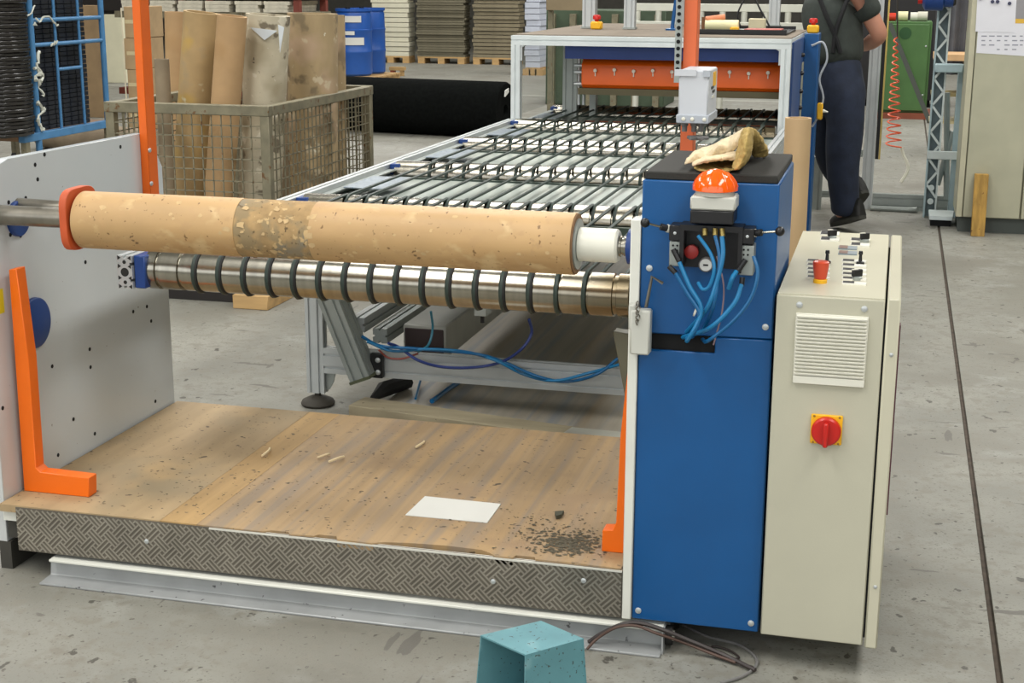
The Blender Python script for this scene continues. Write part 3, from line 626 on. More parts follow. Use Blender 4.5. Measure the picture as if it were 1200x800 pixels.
# right hand bracket below the roller
q = [at(x, y, 'y', 4.0) for x, y in ((718, 388), (742, 392), (742, 490), (733, 470))]
fb = tag(B(G().prism([(p.x, p.z) for p in q], 'y', 4.0, 4.05), 'roller_bracket', M('olive_grey_paint', (108, 106, 88), .5), bevel=.003), 'olive grey tapered bracket under the right end of the grooved roller', 'bracket')
q = [at(x, y, 'y', 3.99) for x, y in ((727, 372), (733, 345), (738, 374))]
B(G().tube([q[0], q[1]], .006, 6).tube([q[1], q[2]], .006, 6), 'spring_wire', M('olive_green_wire', (70, 84, 60), .5), fb)

# ================================================================== press frame at the end of the conveyor
GY = 8.56
GX0, GX1, GZ0, GZ1 = -2.235, -.600, .50, 1.372
pf = thing('press_frame', (-1.42, 9.4, 0), 'aluminium framed blue press with an orange roll cover at the conveyor end', 'machine')
fw = .055
B(G().profile((GX0, GY, GZ1-fw/2), (GX1, GY, GZ1-fw/2), fw, fw, pitch=fw), 'top_beam', M('white_aluminium', (220, 226, 226), .42, .2), pf)
for x in (GX0+fw/2, GX1-fw/2):
    p = B(G().profile((x, GY, .0), (x, GY, GZ1-fw), fw, fw, up=(0, 1, 0), pitch=fw), 'front_post', M('white_aluminium', (220, 226, 226), .42, .2), pf)
B(G().profile((GX0+.25, GY+.5, .0), (GX0+.25, GY+.5, GZ1-.06), .09, .06, up=(0, 1, 0), pitch=.045), 'inner_post', ALUD, pf)
B(G().box(GX0+.36, GX0+.40, GY+.55, GY+.62, .86, GZ1-.06), 'inner_post', ALUD, pf)
for x, ye in ((GX0+fw/2, 10.9), (GX1-fw/2, 10.0)): B(G().profile((x, GY+.03, GZ1-fw/2), (x, ye, GZ1-fw/2), fw, fw, pitch=fw), 'side_beam', M('white_aluminium', (220, 226, 226), .42, .2), pf)
B(G().prism([(GX0+.005, GY+.03), (GX1-.005, GY+.03), (GX1-.005, 10.05), (-.86, 10.05), (-.86, 10.95), (GX0+.005, 10.95)], 'z', GZ1, GZ1+.006), 'top_sheet', M('dusty_top_sheet', (132, 122, 110), .9, 0, var=.08, scale=3, spec=.15), pf)
gl = M('clear_side_panel', (220, 228, 226), .06)
gl.node_tree.nodes['Principled BSDF'].inputs['Alpha'].default_value = .12
B(G().box(GX0+.02, GX0+.024, GY+.03, 10.8, .9, GZ1-fw), 'side_window', gl, pf)
B(G().box(GX0+.30, GX1-.05, GY+.10, GY+.16, GZ1-.135, GZ1-.058), 'blue_beam', M('navy_beam_paint', (24, 60, 132), .45), pf)
cvx0, cvx1 = GX0+.38, GX1-.06
oc = B(G().prism([(GY+.22, 1.06), (GY+.20, 1.08), (GY+.20, 1.20), (GY+.28, 1.26), (GY+.5, 1.26), (GY+.5, 1.06)], 'x', cvx0, cvx1), 'roll_cover', M('orange_cover_paint', (226, 94, 6), .42, var=.05), pf, bevel=.006)
B(G().box(cvx0-.02, cvx1+.01, GY+.20, GY+.5, 1.02, 1.058), 'lower_edge', M('olive_edge', (92, 84, 58), .6), pf)
for i in range(10):
    x = at(698+22.5*i, 77, 'y', GY+.2).x; z = 1.165 + (.006 if i % 2 else 0)
    k = B(G().lathe((x, GY+.2, z), (x, GY, z), [(0, .010), (.010, .012), (.018, .010)], 14), 'cover_knob', M('white_knob', (226, 214, 196), .4), oc)
    B(G().box(x-.003, x+.003, GY+.192, GY+.2, z-.034, z-.008), 'knob_tail', M('white_knob', (226, 214, 196), .4), k)
for x in (GX0+.345, GX0+.375):
    B(G().cyl((x, GY+.3, .95), (x, GY+.3, 1.28), .010, n=10), 'guide_rod', ALU, pf)
for z in (1.19, 1.15, 1.08): B(G().cyl((GX0+.33, GY+.24, z), (GX0+.39, GY+.24, z), .012, n=10), 'clamp_screw', ALU, pf)
for k, y in enumerate((GY+.25, GY+.55)): pass
B(G().box(GX1-.004, GX1+.012, GY+.05, 9.5, .0, GZ1-.02), 'side_panel', NAVYP, pf)
B(G().box(GX1+.012, GX1+.10, 9.5, 9.75, .0, GZ1+.0), 'corner_cover', BLUE, pf, bevel=.004)
B(G().box(GX1+.013, GX1+.016, 9.35, 9.49, .86, 1.2), 'beige_strip', GREYCAB, pf)
for z in (1.25, 1.14, 1.03, .93): bolt((GX1+.012, 9.30, z), (1, 0, 0), .014, pf, BLACK, h=.02)
for x, y in ((GX0+fw, GZ1-fw), (GX1-fw, GZ1-fw)):
    s = 1 if x < -1.4 else -1
    B(G().prism([(x, y), (x+s*.03, y), (x+s*.012, y-.012), (x+s*.012, y-.09), (x, y-.09)], 'y', GY-.02, GY+.02), 'corner_angle', ALU, pf)
for xx in (788, 905): pass
# four uprights that carry on above the press
for lbl, (x, y), wd in (('leftmost bright aluminium upright on the press top', (691, 33), .085), ('second grey aluminium upright on the press top', (738, 34), .07), ('rightmost aluminium upright rising behind the clutter on the press', (907, 31), .075),
                       ('white upright between the blue clamp and the orange post behind the press', (796, 30), .065)):
    p = at(x, y, 'z', GZ1+.008)
    if p.y > 11: p = at(x, y, 'y', 10.8); p.z = GZ1+.008
    up = thing('aluminium_upright', p, lbl, 'post', 'uprights on the press')
    B(G().profile(p, p+Vector((0, 0, 1.1)), wd, wd, up=(0, 1, 0), pitch=wd/2), 'extrusion', ALU, up)
    B(G().box(p.x-wd*.6, p.x+wd*.6, p.y-wd*.6, p.y+wd*.6, p.z, p.z+.012), 'base_plate', ALUD, up)
# things lying on the press top
ZC = GZ1+.007
def onp(x, y): return at(x, y, 'z', ZC)
def estop(p, lbl):
    t = thing('emergency_stop_box', p, lbl, 'switch', 'emergency stops on the press')
    B(G().box(p.x-.036, p.x+.036, p.y-.036, p.y+.036, p.z, p.z+.05), 'yellow_housing', YELLOW, t, bevel=.008)
    q = p+Vector((0, 0, .05)); B(G().lathe(q, q+Vector((0, 0, 1)), [(0, .013), (.012, .015), (.014, .026), (.034, .026), (.042, .020)], 20), 'red_button', RED, t)
estop(Vector((GX0+.30, 9.6, ZC)), 'yellow box with a red emergency button on the left of the press top')
p = at(950, 33, 'y', 9.62); estop(Vector((GX1+.055, 9.62, GZ1)), 'yellow box with a red emergency button at the blue corner cover by the worker')
tray = thing('tool_tray', (-.95, 9.2, ZC), 'flat black tray with rolls and tools on the right of the press top', 'tray')
B(G().box(-1.20, -.66, 8.95, 9.75, ZC, ZC+.012), 'tray_base', BLACK, tray, bevel=.003)
for s in (0, 1): B(G().box(-1.20, -.66, 8.95 if s else 9.735, 8.965 if s else 9.75, ZC+.012, ZC+.03), 'tray_rim', BLACK, tray)
zt = ZC+.013
tag(B(G().lathe((-1.16, 9.10, zt+.035), (1, 9.10, zt+.035), [(0, .02), (0, .034), (.20, .034), (.20, .02)], 20), 'pale_roll', M('cream_roll', (226, 220, 176), .5)), 'cream roll of film lying in the black tray', 'roll')
tag(B(G().cyl((-1.16, 9.10, zt+.07), (-1.05, 9.14, zt+.085), .018, n=14), 'orange_roll', M('pale_orange', (222, 140, 100), .5)), 'small pale orange roll lying on the cream roll', 'roll')
tag(B(G().cyl((-1.17, 9.28, zt), (-1.17, 9.28, zt+.08), .038, n=20), 'brown_can', M('brown_tin', (112, 74, 46), .5)), 'brown tin in the black tray next to the orange post', 'can')
tag(B(G().lathe((-.98, 9.5, zt), (-.98, 9.5, 1), [(0, .05), (.05, .05), (.055, .03), (.02, .03)], 20), 'tape_roll', M('white_tape', (222, 222, 210), .4)), 'white tape roll at the back of the black tray', 'tape')
tag(B(G().box(-.93, -.83, 9.40, 9.50, zt, zt+.07), 'small_carton', M('cream_carton', (212, 204, 170), .6), bevel=.003), 'small cream carton standing in the black tray', 'box')
tag(B(G().box(-1.00, -.95, 9.0, 9.06, zt, zt+.03), 'yellow_block', YELLOW, bevel=.004), 'small yellow block at the front of the black tray', 'block')
tag(B(G().box(-.92, -.70, 9.02, 9.25, zt, zt+.018), 'red_folder', M('dull_red_folder', (170, 74, 60), .5), bevel=.003), 'dull red folder lying flat in the black tray', 'folder')
pth = [(-1.0, 9.6, zt+.01), (-1.02, 9.6, zt+.10), (-.95, 9.62, zt+.22), (-.88, 9.62, zt+.12), (-.82, 9.62, zt+.02)]
tag(B(G().tube(smooth_path(pth, 6), .006, 6), 'black_cable', BLACK), 'thin black cable arching above the tool tray', 'cable')
p = onp(788, 33); p = at(788, 33, 'y', 9.6); p.z = ZC
cl = thing('blue_clamp', p, 'bright blue clamp stand on the press top left of the orange post', 'clamp')
B(G().lathe(p, p+Vector((0, 0, 1)), [(0, .045), (.010, .045), (.014, .014), (.03, .012)], 18), 'base', BLUE, cl); B(G().cyl(p+Vector((0, 0, .03)), p+Vector((.03, 0, .30)), .012, n=10), 'stem', BLUE, cl)
g = G().tube(smooth_path([(GX1+.06, 9.48, 1.30), (GX1+.13, 9.46, 1.32), (GX1+.16, 9.45, 1.22), (GX1+.12, 9.45, 1.10), (GX1+.15, 9.44, .98), (GX1+.12, 9.44, .86), (GX1+.09, 9.44, .80)], 6), .007, 6)
tag(B(g, 'grey_cable', M('light_grey_cable', (170, 176, 182), .5)), 'light grey cable hanging down the blue corner cover behind the worker', 'cable')
p = Vector((GX1+.135, 9.40, .90)); tg = thing('hot_glue_gun', p, 'yellow handled tool with a white nozzle hanging by the worker', 'tool')
B(G().box(p.x-.018, p.x+.018, p.y-.02, p.y+.02, p.z-.05, p.z+.055), 'handle', YELLOW, tg, bevel=.008); B(G().cyl(p+Vector((.018, 0, .005)), p+Vector((.05, 0, -.002)), .012, .004, n=12), 'nozzle', WHITEPL, tg)

# ================================================================== right orange post with its control box
OY = 4.42
x0, x1 = at(802, 60, 'y', OY).x, at(816, 60, 'y', OY).x
rp = thing('orange_post', ((x0+x1)/2, OY+.03, .9), 'faded orange post carrying the grey switch box behind the blue cabinet', 'post', 'orange posts of the stand')
B(G().box(x0-.004, x1, OY, OY+.06, .80, 2.6), 'post_bar', SALMON, rp, bevel=.002)
ps = B(G().box(x0-.026, x0-.006, OY-.02, OY-.014, 1.40, 2.6), 'perforated_strip', ALUD, rp)
hole = B(G().cyl((x0-.016, OY-.0225, 1.44), (x0-.016, OY-.0195, 1.44), .006, n=8), 'slot', DARK, ps); hb = WORLD[hole.name]
for i in range(1, 26): dup(hole, (hb.x, hb.y, hb.z+.02*i), ps)
BYB = 4.22
a, b = at(796, 82, 'y', BYB), at(829, 140, 'y', BYB)
sb = thing('junction_box', ((a.x+b.x)/2, BYB+.08, b.z), 'light grey junction box on the orange post above the rag', 'switch box')
B(G().box(a.x, b.x, BYB, OY-.001, b.z, a.z), 'housing', M('light_grey_box', (198, 202, 208), .45, var=.03), sb, bevel=.004)
B(G().box(a.x-.004, b.x+.004, BYB-.006, OY-.002, b.z-.012, b.z+.012), 'lower_lid', M('mid_grey_box', (172, 178, 186), .45), sb, bevel=.002)
B(G().box(a.x-.012, a.x+.05, BYB-.006, BYB, a.z-.016, a.z+.002), 'hinge_tab', M('light_grey_box', (198, 202, 208), .45), sb)
B(G().box(b.x-.016, b.x+.004, BYB-.006, BYB+.01, a.z-.018, a.z), 'corner_clip', M('mid_grey_box', (172, 178, 186), .45), sb)
for x, y in ((at(801, 135, 'y', BYB-.006).x, 0), ((a.x+b.x)/2, 0), (b.x-.008, 0)): bolt((x, BYB-.006, b.z), (0, -1, 0), .006, sb, WHITEPL, 'lid_screw')
for k, (yy, zz_, col) in enumerate(((OY-.10, .55, YELLOW), (OY-.14, .42, BLACK), (OY-.11, .33, BLACK), (OY-.12, .22, WHITEPL))):
    z = b.z+(a.z-b.z)*(zz_+.2); B(G().box(b.x, b.x+.002, yy, yy+.06 if k < 1 else yy+.05, z-.004*(4 if k == 0 else 1), z+.003*(8 if k == 0 else 1)), 'side_label', col, sb)
for dx in (.012, .04, .06):
    B(G().lathe((a.x+dx, BYB+.06, b.z-.012), (a.x+dx, BYB+.06, 0), [(0, .011), (.012, .011), (.014, .008), (.03, .008)], 12), 'cable_gland', GREYC, sb)
sk = B(G().lathe((a.x+.055, BYB+.03, b.z-.05), (a.x+.055, BYB+.03, -1), [(0, .008), (.006, .011), (.012, .008)], 12), 'star_knob', GREYC, sb)
for k in range(5):
    t = k*1.257+.3; c = Vector((a.x+.055, BYB+.03, b.z-.056)); B(G().cyl(c, c+Vector((math.cos(t)*.032, math.sin(t)*.032, 0)), .007, .005, n=8), 'knob_arm', GREYC, sk)

# cardboard tube standing behind the blue cabinet
zt_ = at(936, 138, 'y', 5.0).z; x0_, x1_ = at(919, 160, 'y', 5.0).x, at(950, 160, 'y', 5.0).x; r_ = (x1_-x0_)/2; xc_ = (x0_+x1_)/2
st = thing('standing_cardboard_tube', (xc_+.02, 5.0, 0), 'pale cardboard tube standing upright behind the blue cabinet', 'cardboard tube')
B(G().lathe((xc_+.006, 5.0, 0), (xc_, 5.0, zt_), [(0, r_-.01), (0, r_), (zt_, r_), (zt_, r_-.01), (0, r_-.01)], 32, cap=False), 'tube_wall', M('pale_cardboard', (198, 168, 126), .7, var=.05), st, ang=50)

# ================================================================== work glove / leather rag on the mat
ZM = BZ1+.021
LEA = M('pale_suede', (214, 196, 162), .85, var=.12, scale=25, bump=.3, bscale=160)
OCH = M('ochre_suede', (176, 150, 88), .85, var=.14, scale=25, bump=.3, bscale=160)
gv = thing('leather_glove', (-.43, 3.75, ZM), 'crumpled pale suede work glove lying on the black mat of the blue cabinet', 'glove')
def mz(x, y, h): return at(x, y, 'z', ZM+h)
def sheet(rows, nm, m, th=.004):
    """soft leather flap through a grid of points, thickened and smoothed"""
    g = G(); V = [[g.bm.verts.new(mz(*p)) for p in r] for r in rows]
    for A, B_ in zip(V, V[1:]):
        for k in range(len(A)-1): g.bm.faces.new((A[k], A[k+1], B_[k+1], B_[k]))
    o = B(g, nm, m, gv, ang=180)
    q = o.modifiers.new('thickness', 'SOLIDIFY'); q.thickness = th; q.offset = 0
    q = o.modifiers.new('soft', 'SUBSURF'); q.levels = q.render_levels = 4
    if 'creases' not in bpy.data.textures: bpy.data.textures.new('creases', 'CLOUDS').noise_scale = .02
    q = o.modifiers.new('crumple', 'DISPLACE'); q.texture = bpy.data.textures['creases']; q.texture_coords = 'LOCAL'; q.strength = .010; q.mid_level = .5
    return o
sheet([[(800, 194, .012), (810, 190, .022), (823, 190, .012), (836, 183, .032), (850, 183, .024), (866, 174, .050)],
       [(803, 189, .022), (812, 181, .040), (825, 184, .024), (838, 172, .056), (852, 175, .042), (867, 162, .080)],
       [(806, 186, .024), (815, 177, .044), (828, 178, .030), (841, 167, .064), (855, 166, .058), (870, 151, .102)],
       [(811, 182, .020), (820, 174, .038), (833, 172, .034), (846, 164, .058), (859, 160, .064), (873, 149, .104)],
       [(816, 179, .010), (826, 173, .026), (839, 171, .026), (851, 165, .044), (864, 159, .058), (878, 152, .088)],
       [(822, 178, .003), (832, 175, .003), (844, 173, .003), (856, 170, .005), (870, 167, .010), (884, 164, .02)]], 'palm', LEA, .0045)
sheet([[(811, 196, .012), (820, 192, .020), (830, 190, .024), (842, 189, .024), (853, 187, .028), (866, 190, .022)],
       [(811, 191, .022), (822, 187, .032), (833, 185, .036), (844, 184, .036), (855, 181, .042), (868, 184, .034)],
       [(816, 187, .020), (826, 184, .028), (836, 182, .032), (848, 180, .034), (858, 178, .040), (869, 181, .034)],
       [(824, 186, .006), (832, 184, .008), (842, 183, .010), (852, 181, .014), (862, 179, .018), (870, 181, .016)]], 'cuff', LEA, .0045)
sheet([[(819, 200, .004), (832, 201, .005), (846, 201, .004), (859, 200, .005), (867, 197, .008)],
       [(812, 197, .006), (826, 198, .003), (842, 198, .003), (856, 197, .003), (868, 194, .006)],
       [(814, 193, .010), (828, 194, .003), (842, 194, .003), (856, 193, .003), (868, 191, .008)],
       [(820, 190, .012), (830, 190, .004), (842, 190, .004), (854, 189, .004), (866, 187, .010)]], 'lower_cuff', OCH, .0045)
sheet([[(855, 198, .006), (862, 184, .032), (865, 170, .062), (868, 156, .092), (872, 149, .104)],
       [(864, 200, .014), (873, 188, .042), (875, 172, .074), (877, 158, .098), (877, 149, .108)],
       [(870, 196, .010), (880, 183, .032), (881, 169, .062), (882, 157, .088), (881, 150, .100)],
       [(866, 193, .004), (874, 182, .012), (878, 172, .032), (880, 162, .060), (883, 152, .088)]], 'thumb', OCH, .010)
sheet([[(874, 150, .102), (879, 166, .060), (881, 178, .022), (880, 184, .006)],
       [(881, 149, .102), (890, 163, .066), (894, 176, .030), (892, 184, .008)],
       [(886, 152, .092), (895, 164, .058), (901, 177, .022), (900, 182, .006)],
       [(883, 156, .080), (889, 168, .032), (894, 176, .012), (896, 180, .004)]], 'finger', OCH, .010)

# ================================================================== turquoise hood on the floor
HD = [at(563, 744, 'z', .185), at(634, 727, 'z', .185), at(684, 748, 'z', .185), at(616, 767, 'z', .185)]
u = thing('turquoise_hood', (-.77, 3.03, 0), 'dented turquoise sheet metal hood standing on the floor in front', 'metal box')
fl_, bl_, br_, fr_ = HD[0], HD[1], HD[2], HD[3]
cen = (fl_+bl_+br_+fr_)/4
def down(p, k): q = cen+(p-cen)*k; return Vector((q.x, q.y, 0))
lowr = [down(p, 1.12) for p in (fl_, bl_, br_, fr_)]
def slab(quad, nm, th=.004):
    a, b, c, d = quad; nrm = (b-a).cross(c-a).normalized()*th; g = G(); bm = g.bm
    A = [bm.verts.new(p) for p in quad]; Bv = [bm.verts.new(p+nrm) for p in quad]
    bm.faces.new(A[::-1]); bm.faces.new(Bv)
    for i in range(4): bm.faces.new((A[i], A[(i+1) % 4], Bv[(i+1) % 4], Bv[i]))
    return B(g, nm, TEAL, u)
slab((fl_, bl_, br_, fr_), 'top_sheet'); slab((fr_, br_, lowr[2], lowr[3]), 'right_wall'); slab((bl_, fl_, lowr[0], lowr[1]), 'left_wall'); slab((br_, bl_, lowr[1], lowr[2]), 'rear_wall')
m_ = (lowr[0]+lowr[3])/2; slab([Vector((p.x, p.y, .03)) for p in (lowr[0].lerp(lowr[1], .25), lowr[3].lerp(lowr[2], .25), lowr[2].lerp(lowr[3], .1), lowr[1].lerp(lowr[0], .1))], 'inner_shelf')
a = at(645, 774, 'y', (fr_.y+br_.y)/2-.04); 

# cables on the floor by the blue cabinet
def fz(pts, z=.012): return [at(x, y, 'z', z if not isinstance(z, list) else z[i]) for i, (x, y) in enumerate(pts)]
for lbl, pts, z, r, m in (
    ('dark cable bundle arching over the zinc channel', [(690, 752), (705, 742), (730, 731), (750, 730), (775, 737), (810, 751), (850, 768), (885, 785)], [.01, .04, .075, .08, .07, .04, .015, .01], .006, CABLE),
    ('second brown cable arching over the zinc channel end', [(688, 760), (700, 748), (722, 735), (745, 733), (770, 742), (800, 752), (835, 766), (862, 776)], [.01, .03, .07, .075, .06, .035, .015, .01], .004, M('brown_cable', (84, 62, 52), .6)),
    ('thin grey cable curling from under the blue cabinet to the front', [(800, 732), (830, 746), (865, 755), (884, 768), (886, 780), (870, 792), (845, 800)], .006, .004, GREYC),
    ('small looped cable end on the floor right of the channel', [(840, 764), (832, 760), (838, 757), (855, 762), (866, 770), (858, 773)], .006, .003, CABLE)):
    tag(B(G().tube(smooth_path(fz(pts, z), 7), r, 6), 'floor_cable', m), lbl, 'cable', 'cables by the blue cabinet')

# ================================================================== mesh crate with cardboard tubes
KX0, KX1, KY0, KY1, KZ0, KZ1 = -4.10, -3.155, 7.08, 8.66, .075, 1.052
kr = thing('mesh_crate', (-3.63, 7.87, 0), 'rusty grey wire mesh crate full of cardboard tubes', 'crate')
f_ = .05
for x in (KX0, KX1-f_):
    for y in (KY0, KY1-f_): B(G().box(x, x+f_, y, y+f_, KZ0, KZ1-.001), 'corner_post', CRATE, kr, bevel=.003)
for y in (KY0-.004, KY1-f_+.004): B(G().box(KX0-.004, KX1+.004, y, y+f_, KZ1-.055, KZ1), 'top_rail', CRATE, kr, bevel=.004)
for x in (KX0-.003, KX1-f_+.003): B(G().box(x, x+f_, KY0+f_, KY1-f_, KZ1-.055, KZ1-.002), 'top_rail', CRATE, kr, bevel=.004)
for y in (KY0, KY1-f_): B(G().box(KX0+f_, KX1-f_, y, y+f_, KZ0, KZ0+.06), 'bottom_rail', CRATE, kr)
for x in (KX0, KX1-f_): B(G().box(x, x+f_, KY0+f_, KY1-f_, KZ0, KZ0+.06), 'bottom_rail', CRATE, kr)
B(G().box(KX0+.02, KX1-.02, KY0+.02, KY1-.02, KZ0+.06, KZ0+.075), 'floor_panel', CRATE, kr)
def wires(axis, c, a0, a1, mid):
    g = G(); n = int((a1-a0)/.055); r = .0042
    for i in range(1, n):
        t = a0+(a1-a0)*i/n
        p, q = ((t, c, KZ0+.05), (t, c, KZ1-.05)) if axis == 'x' else ((c, t, KZ0+.05), (c, t, KZ1-.05))
        g.tube([p, q], r, 4)
    m = int((KZ1-KZ0-.1)/.055)
    for i in range(1, m):
        z = KZ0+.05+(KZ1-KZ0-.1)*i/m
        p, q = ((a0, c, z), (a1, c, z)) if axis == 'x' else ((c, a0, z), (c, a1, z))
        g.tube([p, q], r, 4)
    tag(B(g, 'wire_mesh', CRATE, kr), kind='stuff')
wires('x', KY0+.012, KX0+f_, KX1-f_, 0); wires('x', KY1-.012, KX0+f_, KX1-f_, 0); wires('y', KX1-.012, KY0+f_, KY1-f_, 0); wires('y', KX0+.012, KY0+f_, KY1-f_, 0)
sk_ = [('pale timber skid under the right side of the mesh crate', (-3.33, -3.13, 6.93, 8.7), PALWOOD), ('dark timber skid under the left side of the mesh crate', (-4.12, -3.36, 7.06, 8.7), M('dark_skid', (38, 34, 32), .8))]
for lb_, b_, m_2 in sk_: tag(B(G().box(*b_, 0, KZ0-.001), 'timber_skid', m_2, bevel=.003), lb_, 'timber', 'skids under the mesh crate')
C1 = M('brown_card', (184, 150, 108), .75, var=.09, scale=5, blotch=[((172, 136, 92), 3, .55, .7)])
C2 = M('yellowish_card', (178, 150, 106), .75, var=.12, scale=5, blotch=[((190, 156, 84), 4, .55, .66), ((208, 200, 170), 6, .66, .70), ((164, 146, 116), 5, .6, .72)])
C3 = M('whitish_worn_card', (196, 186, 162), .8, var=.1, scale=5, blotch=[((120, 110, 92), 9, .57, .62), ((164, 152, 126), 3, .50, .62), ((214, 206, 186), 14, .62, .66)], specks=[((84, 76, 64), 26, .68, .72)])
C4 = M('grimy_card', (170, 148, 112), .8, var=.14, scale=4, stretch=(2, 2, .5), blotch=[((128, 112, 86), 8, .52, .60), ((184, 158, 130), 3, .52, .62), ((196, 180, 150), 12, .62, .67)], specks=[((214, 208, 188), 20, .72, .75)])
C5 = M('dull_grey_card', (146, 130, 106), .8, var=.12)
for lbl, (x, y), Y, ztop, r, dx, dy, m in (
    ('plain brown cardboard tube second from the left in the mesh crate', (206, 14), 8.05, 1.50, .066, .05, 0, C1),
    ('yellow stained cardboard tube in the mesh crate beside the orange post', (236, 13), 7.62, 1.51, .098, .17, 0, C2),
    ('smooth tan cardboard tube leaning in the middle of the mesh crate', (272, 15), 7.36, 1.50, .080, .17, 0, C1),
    ('thick whitish worn cardboard tube with a torn label in the mesh crate', (314, 14), 7.62, 1.50, .122, .12, 0, C3),
    ('thickest grimy brown cardboard tube at the right of the mesh crate', (366, 12), 8.05, 1.50, .145, .03, 0, C4),
    ('narrow grimy tube at the right rear corner of the mesh crate', (390, 13), 8.47, 1.48, .072, .01, 0, C4),
    ('thin dull grey tube at the left corner of the mesh crate', (189, 62), 7.28, 1.27, .040, .0, 0, C5),
    ('dull brown tube behind the whitish tube in the mesh crate', (330, 20), 8.35, 1.46, .10, .02, 0, C5)):
    top = at(x, y, 'y', Y); top.z = ztop; bot = Vector((top.x-dx, Y-dy, KZ0+.08+r*abs(dx)/1.3+.002)); L = (top-bot).length
    t = thing('cardboard_tube', bot, lbl, 'cardboard tube', 'tubes in the mesh crate')
    B(G().lathe(bot, top, [(0, r*.82), (0, r), (L, r), (L, r*.82), (0, r*.82)], 28, cap=False), 'tube_wall', m, t, ang=50)
    if m is C3:
        for (pa, pb, pc) in (((293, 32), (325, 36), (310, 47)), ((326, 29), (333, 32), (328, 62))):
            q = [at(a, b, 'y', Y-r-.012) for a, b in (pa, pb, pc)]
            g = G(); A = [g.bm.verts.new(v) for v in q]; A2 = [g.bm.verts.new(v+Vector((0, .003, 0))) for v in q]; g.bm.faces.new(A); g.bm.faces.new(A2[::-1])
            for i in range(3): g.bm.faces.new((A[i], A2[i], A2[(i+1) % 3], A[(i+1) % 3]))
            B(g, 'torn_label', M('bluish_white_paper', (212, 218, 222), .6), t)

# ================================================================== blue trolley with black trays
TX = -6.93
ft = lambda x, y: at(x, y, 'x', TX)
tro = thing('blue_trolley', (-7.4, 11.4, 0), 'blue tubular trolley frame hung with plastic film scraps at the left', 'trolley')
TBL = M('trolley_blue_paint', (70, 124, 170), .45, var=.1, scale=9)
def bar(a, b, r, nm='frame_tube'): return B(G().cyl(ft(*a), ft(*b), r, n=10), nm, TBL, tro)
pA, pB = ft(45, 158), ft(126, 140)
for p, r in ((pA, .028), (pB, .026)): B(G().cyl((p.x, p.y, .12), (p.x, p.y, 2.1), r, n=12), 'corner_post', TBL, tro)
def hbar(z, ya, yb, r, nm='cross_tube'): B(G().cyl((TX, ya, z), (TX, yb, z), r, n=10), nm, TBL, tro)
hbar(ft(80, 22).z, pA.y, pB.y, .018); hbar(ft(80, 50).z, pA.y, pB.y, .018)
yi0, yi1 = ft(66, 60).y, ft(94, 60).y; hbar(ft(80, 80).z, yi0, yi1, .015)
for y in (yi0, yi1): B(G().cyl((TX, y, .42), (TX, y, 2.0), .013, n=10), 'upright_tube', TBL, tro)
zb_ = ft(80, 152).z
B(G().box(TX-.03, TX+.03, pA.y-.25, pB.y+.05, zb_-.04, zb_+.025), 'bottom_beam', TBL, tro, bevel=.004)
B(G().box(-7.95, TX-.03, pA.y-.25, pB.y+.05, zb_-.03, zb_+.02), 'load_deck', M('deck_brown', (140, 110, 84), .7), tro)
for x in (-7.9, TX):
    for y in (pA.y-.2, pB.y): B(G().cyl((x-.02, y, .06), (x+.02, y, .06), .06, n=16), 'wheel', RUBBER, tro); B(G().box(x-.025, x+.025, y-.03, y+.03, .06, zb_-.03), 'wheel_fork', CRATE, tro)
FILM = M('plastic_film', (206, 208, 196), .3, var=.1)
for k, pts in enumerate(([(43, 60), (40, 78), (47, 88), (42, 98), (46, 112)], [(38, 78), (44, 84), (36, 94)], [(40, 120), (47, 130), (40, 140), (46, 152)], [(36, 8), (26, 20)], [(38, 24), (52, 22), (66, 30)], [(34, 27), (40, 29)], [(56, 51), (64, 49)])):
    P_ = smooth_path([ft(*p)+Vector((.03, 0, 0)) for p in pts], 5); B(G().tube([p+Vector((random.uniform(-.01, .012), random.uniform(-.02, .02), random.uniform(-.02, .02))) for p in P_], [random.uniform(.006, .02) if k < 3 else .008 for p in P_], 5), 'film_scrap', FILM, tro)
# stack of trays on the trolley deck
TRY = M('black_tray_plastic', (30, 33, 40), .35, var=.1, scale=20)
sy0, sy1 = at(22, 100, 'x', -7.0).y, at(103, 100, 'x', -7.0).y
ts = thing('tray_stack', (-7.4, (sy0+sy1)/2, zb_+.02), 'tall stack of ribbed black plastic trays behind the blue frame', 'tray stack')
g = G().box(-7.85, -7.0, sy0, sy1, zb_+.022, zb_+.022+.034)
for i in range(9): y = sy0+(sy1-sy0)*(i+.5)/9; g.box(-7.0, -6.994, y-.012, y+.012, zb_+.022, zb_+.05)
t0 = B(g, 'tray', TRY, ts); tb0 = WORLD[t0.name]
for i in range(1, 38): dup(t0, (tb0.x+random.uniform(-.002, .002), tb0.y+random.uniform(-.002, .002), tb0.z+.040*i), ts)
g0 = thing('film_stack', (-7.75, 10.75, zb_), 'pile of folded glossy black film left of the tray stack', 'film pile')
FLM = M('glossy_black_film', (40, 38, 36), .25, var=.2, scale=12)
for i in range(46):
    z = zb_+.024+.032*i; c = at(-8, 100, 'y', 10.6); r = random.uniform(-.012, .012)
    pl = [(c.x-.6, sy0-.42), (c.x+.25+r, sy0-.40), (c.x+.31+r, sy0-.2), (c.x+.27+r, sy0-.012), (c.x-.6, sy0-.012)]
    B(G().prism(pl, 'z', z, z+.030), 'film_fold', FLM, g0, bevel=.006)
tag(B(G().cyl((-6.75, 12.5, .152), (-8.4, 13.3, .152), .15, n=24), 'dusty_roll', M('dusty_tan', (150, 134, 112), .8, var=.1)), 'dusty tan roll lying on the floor beneath the blue trolley', 'roll')

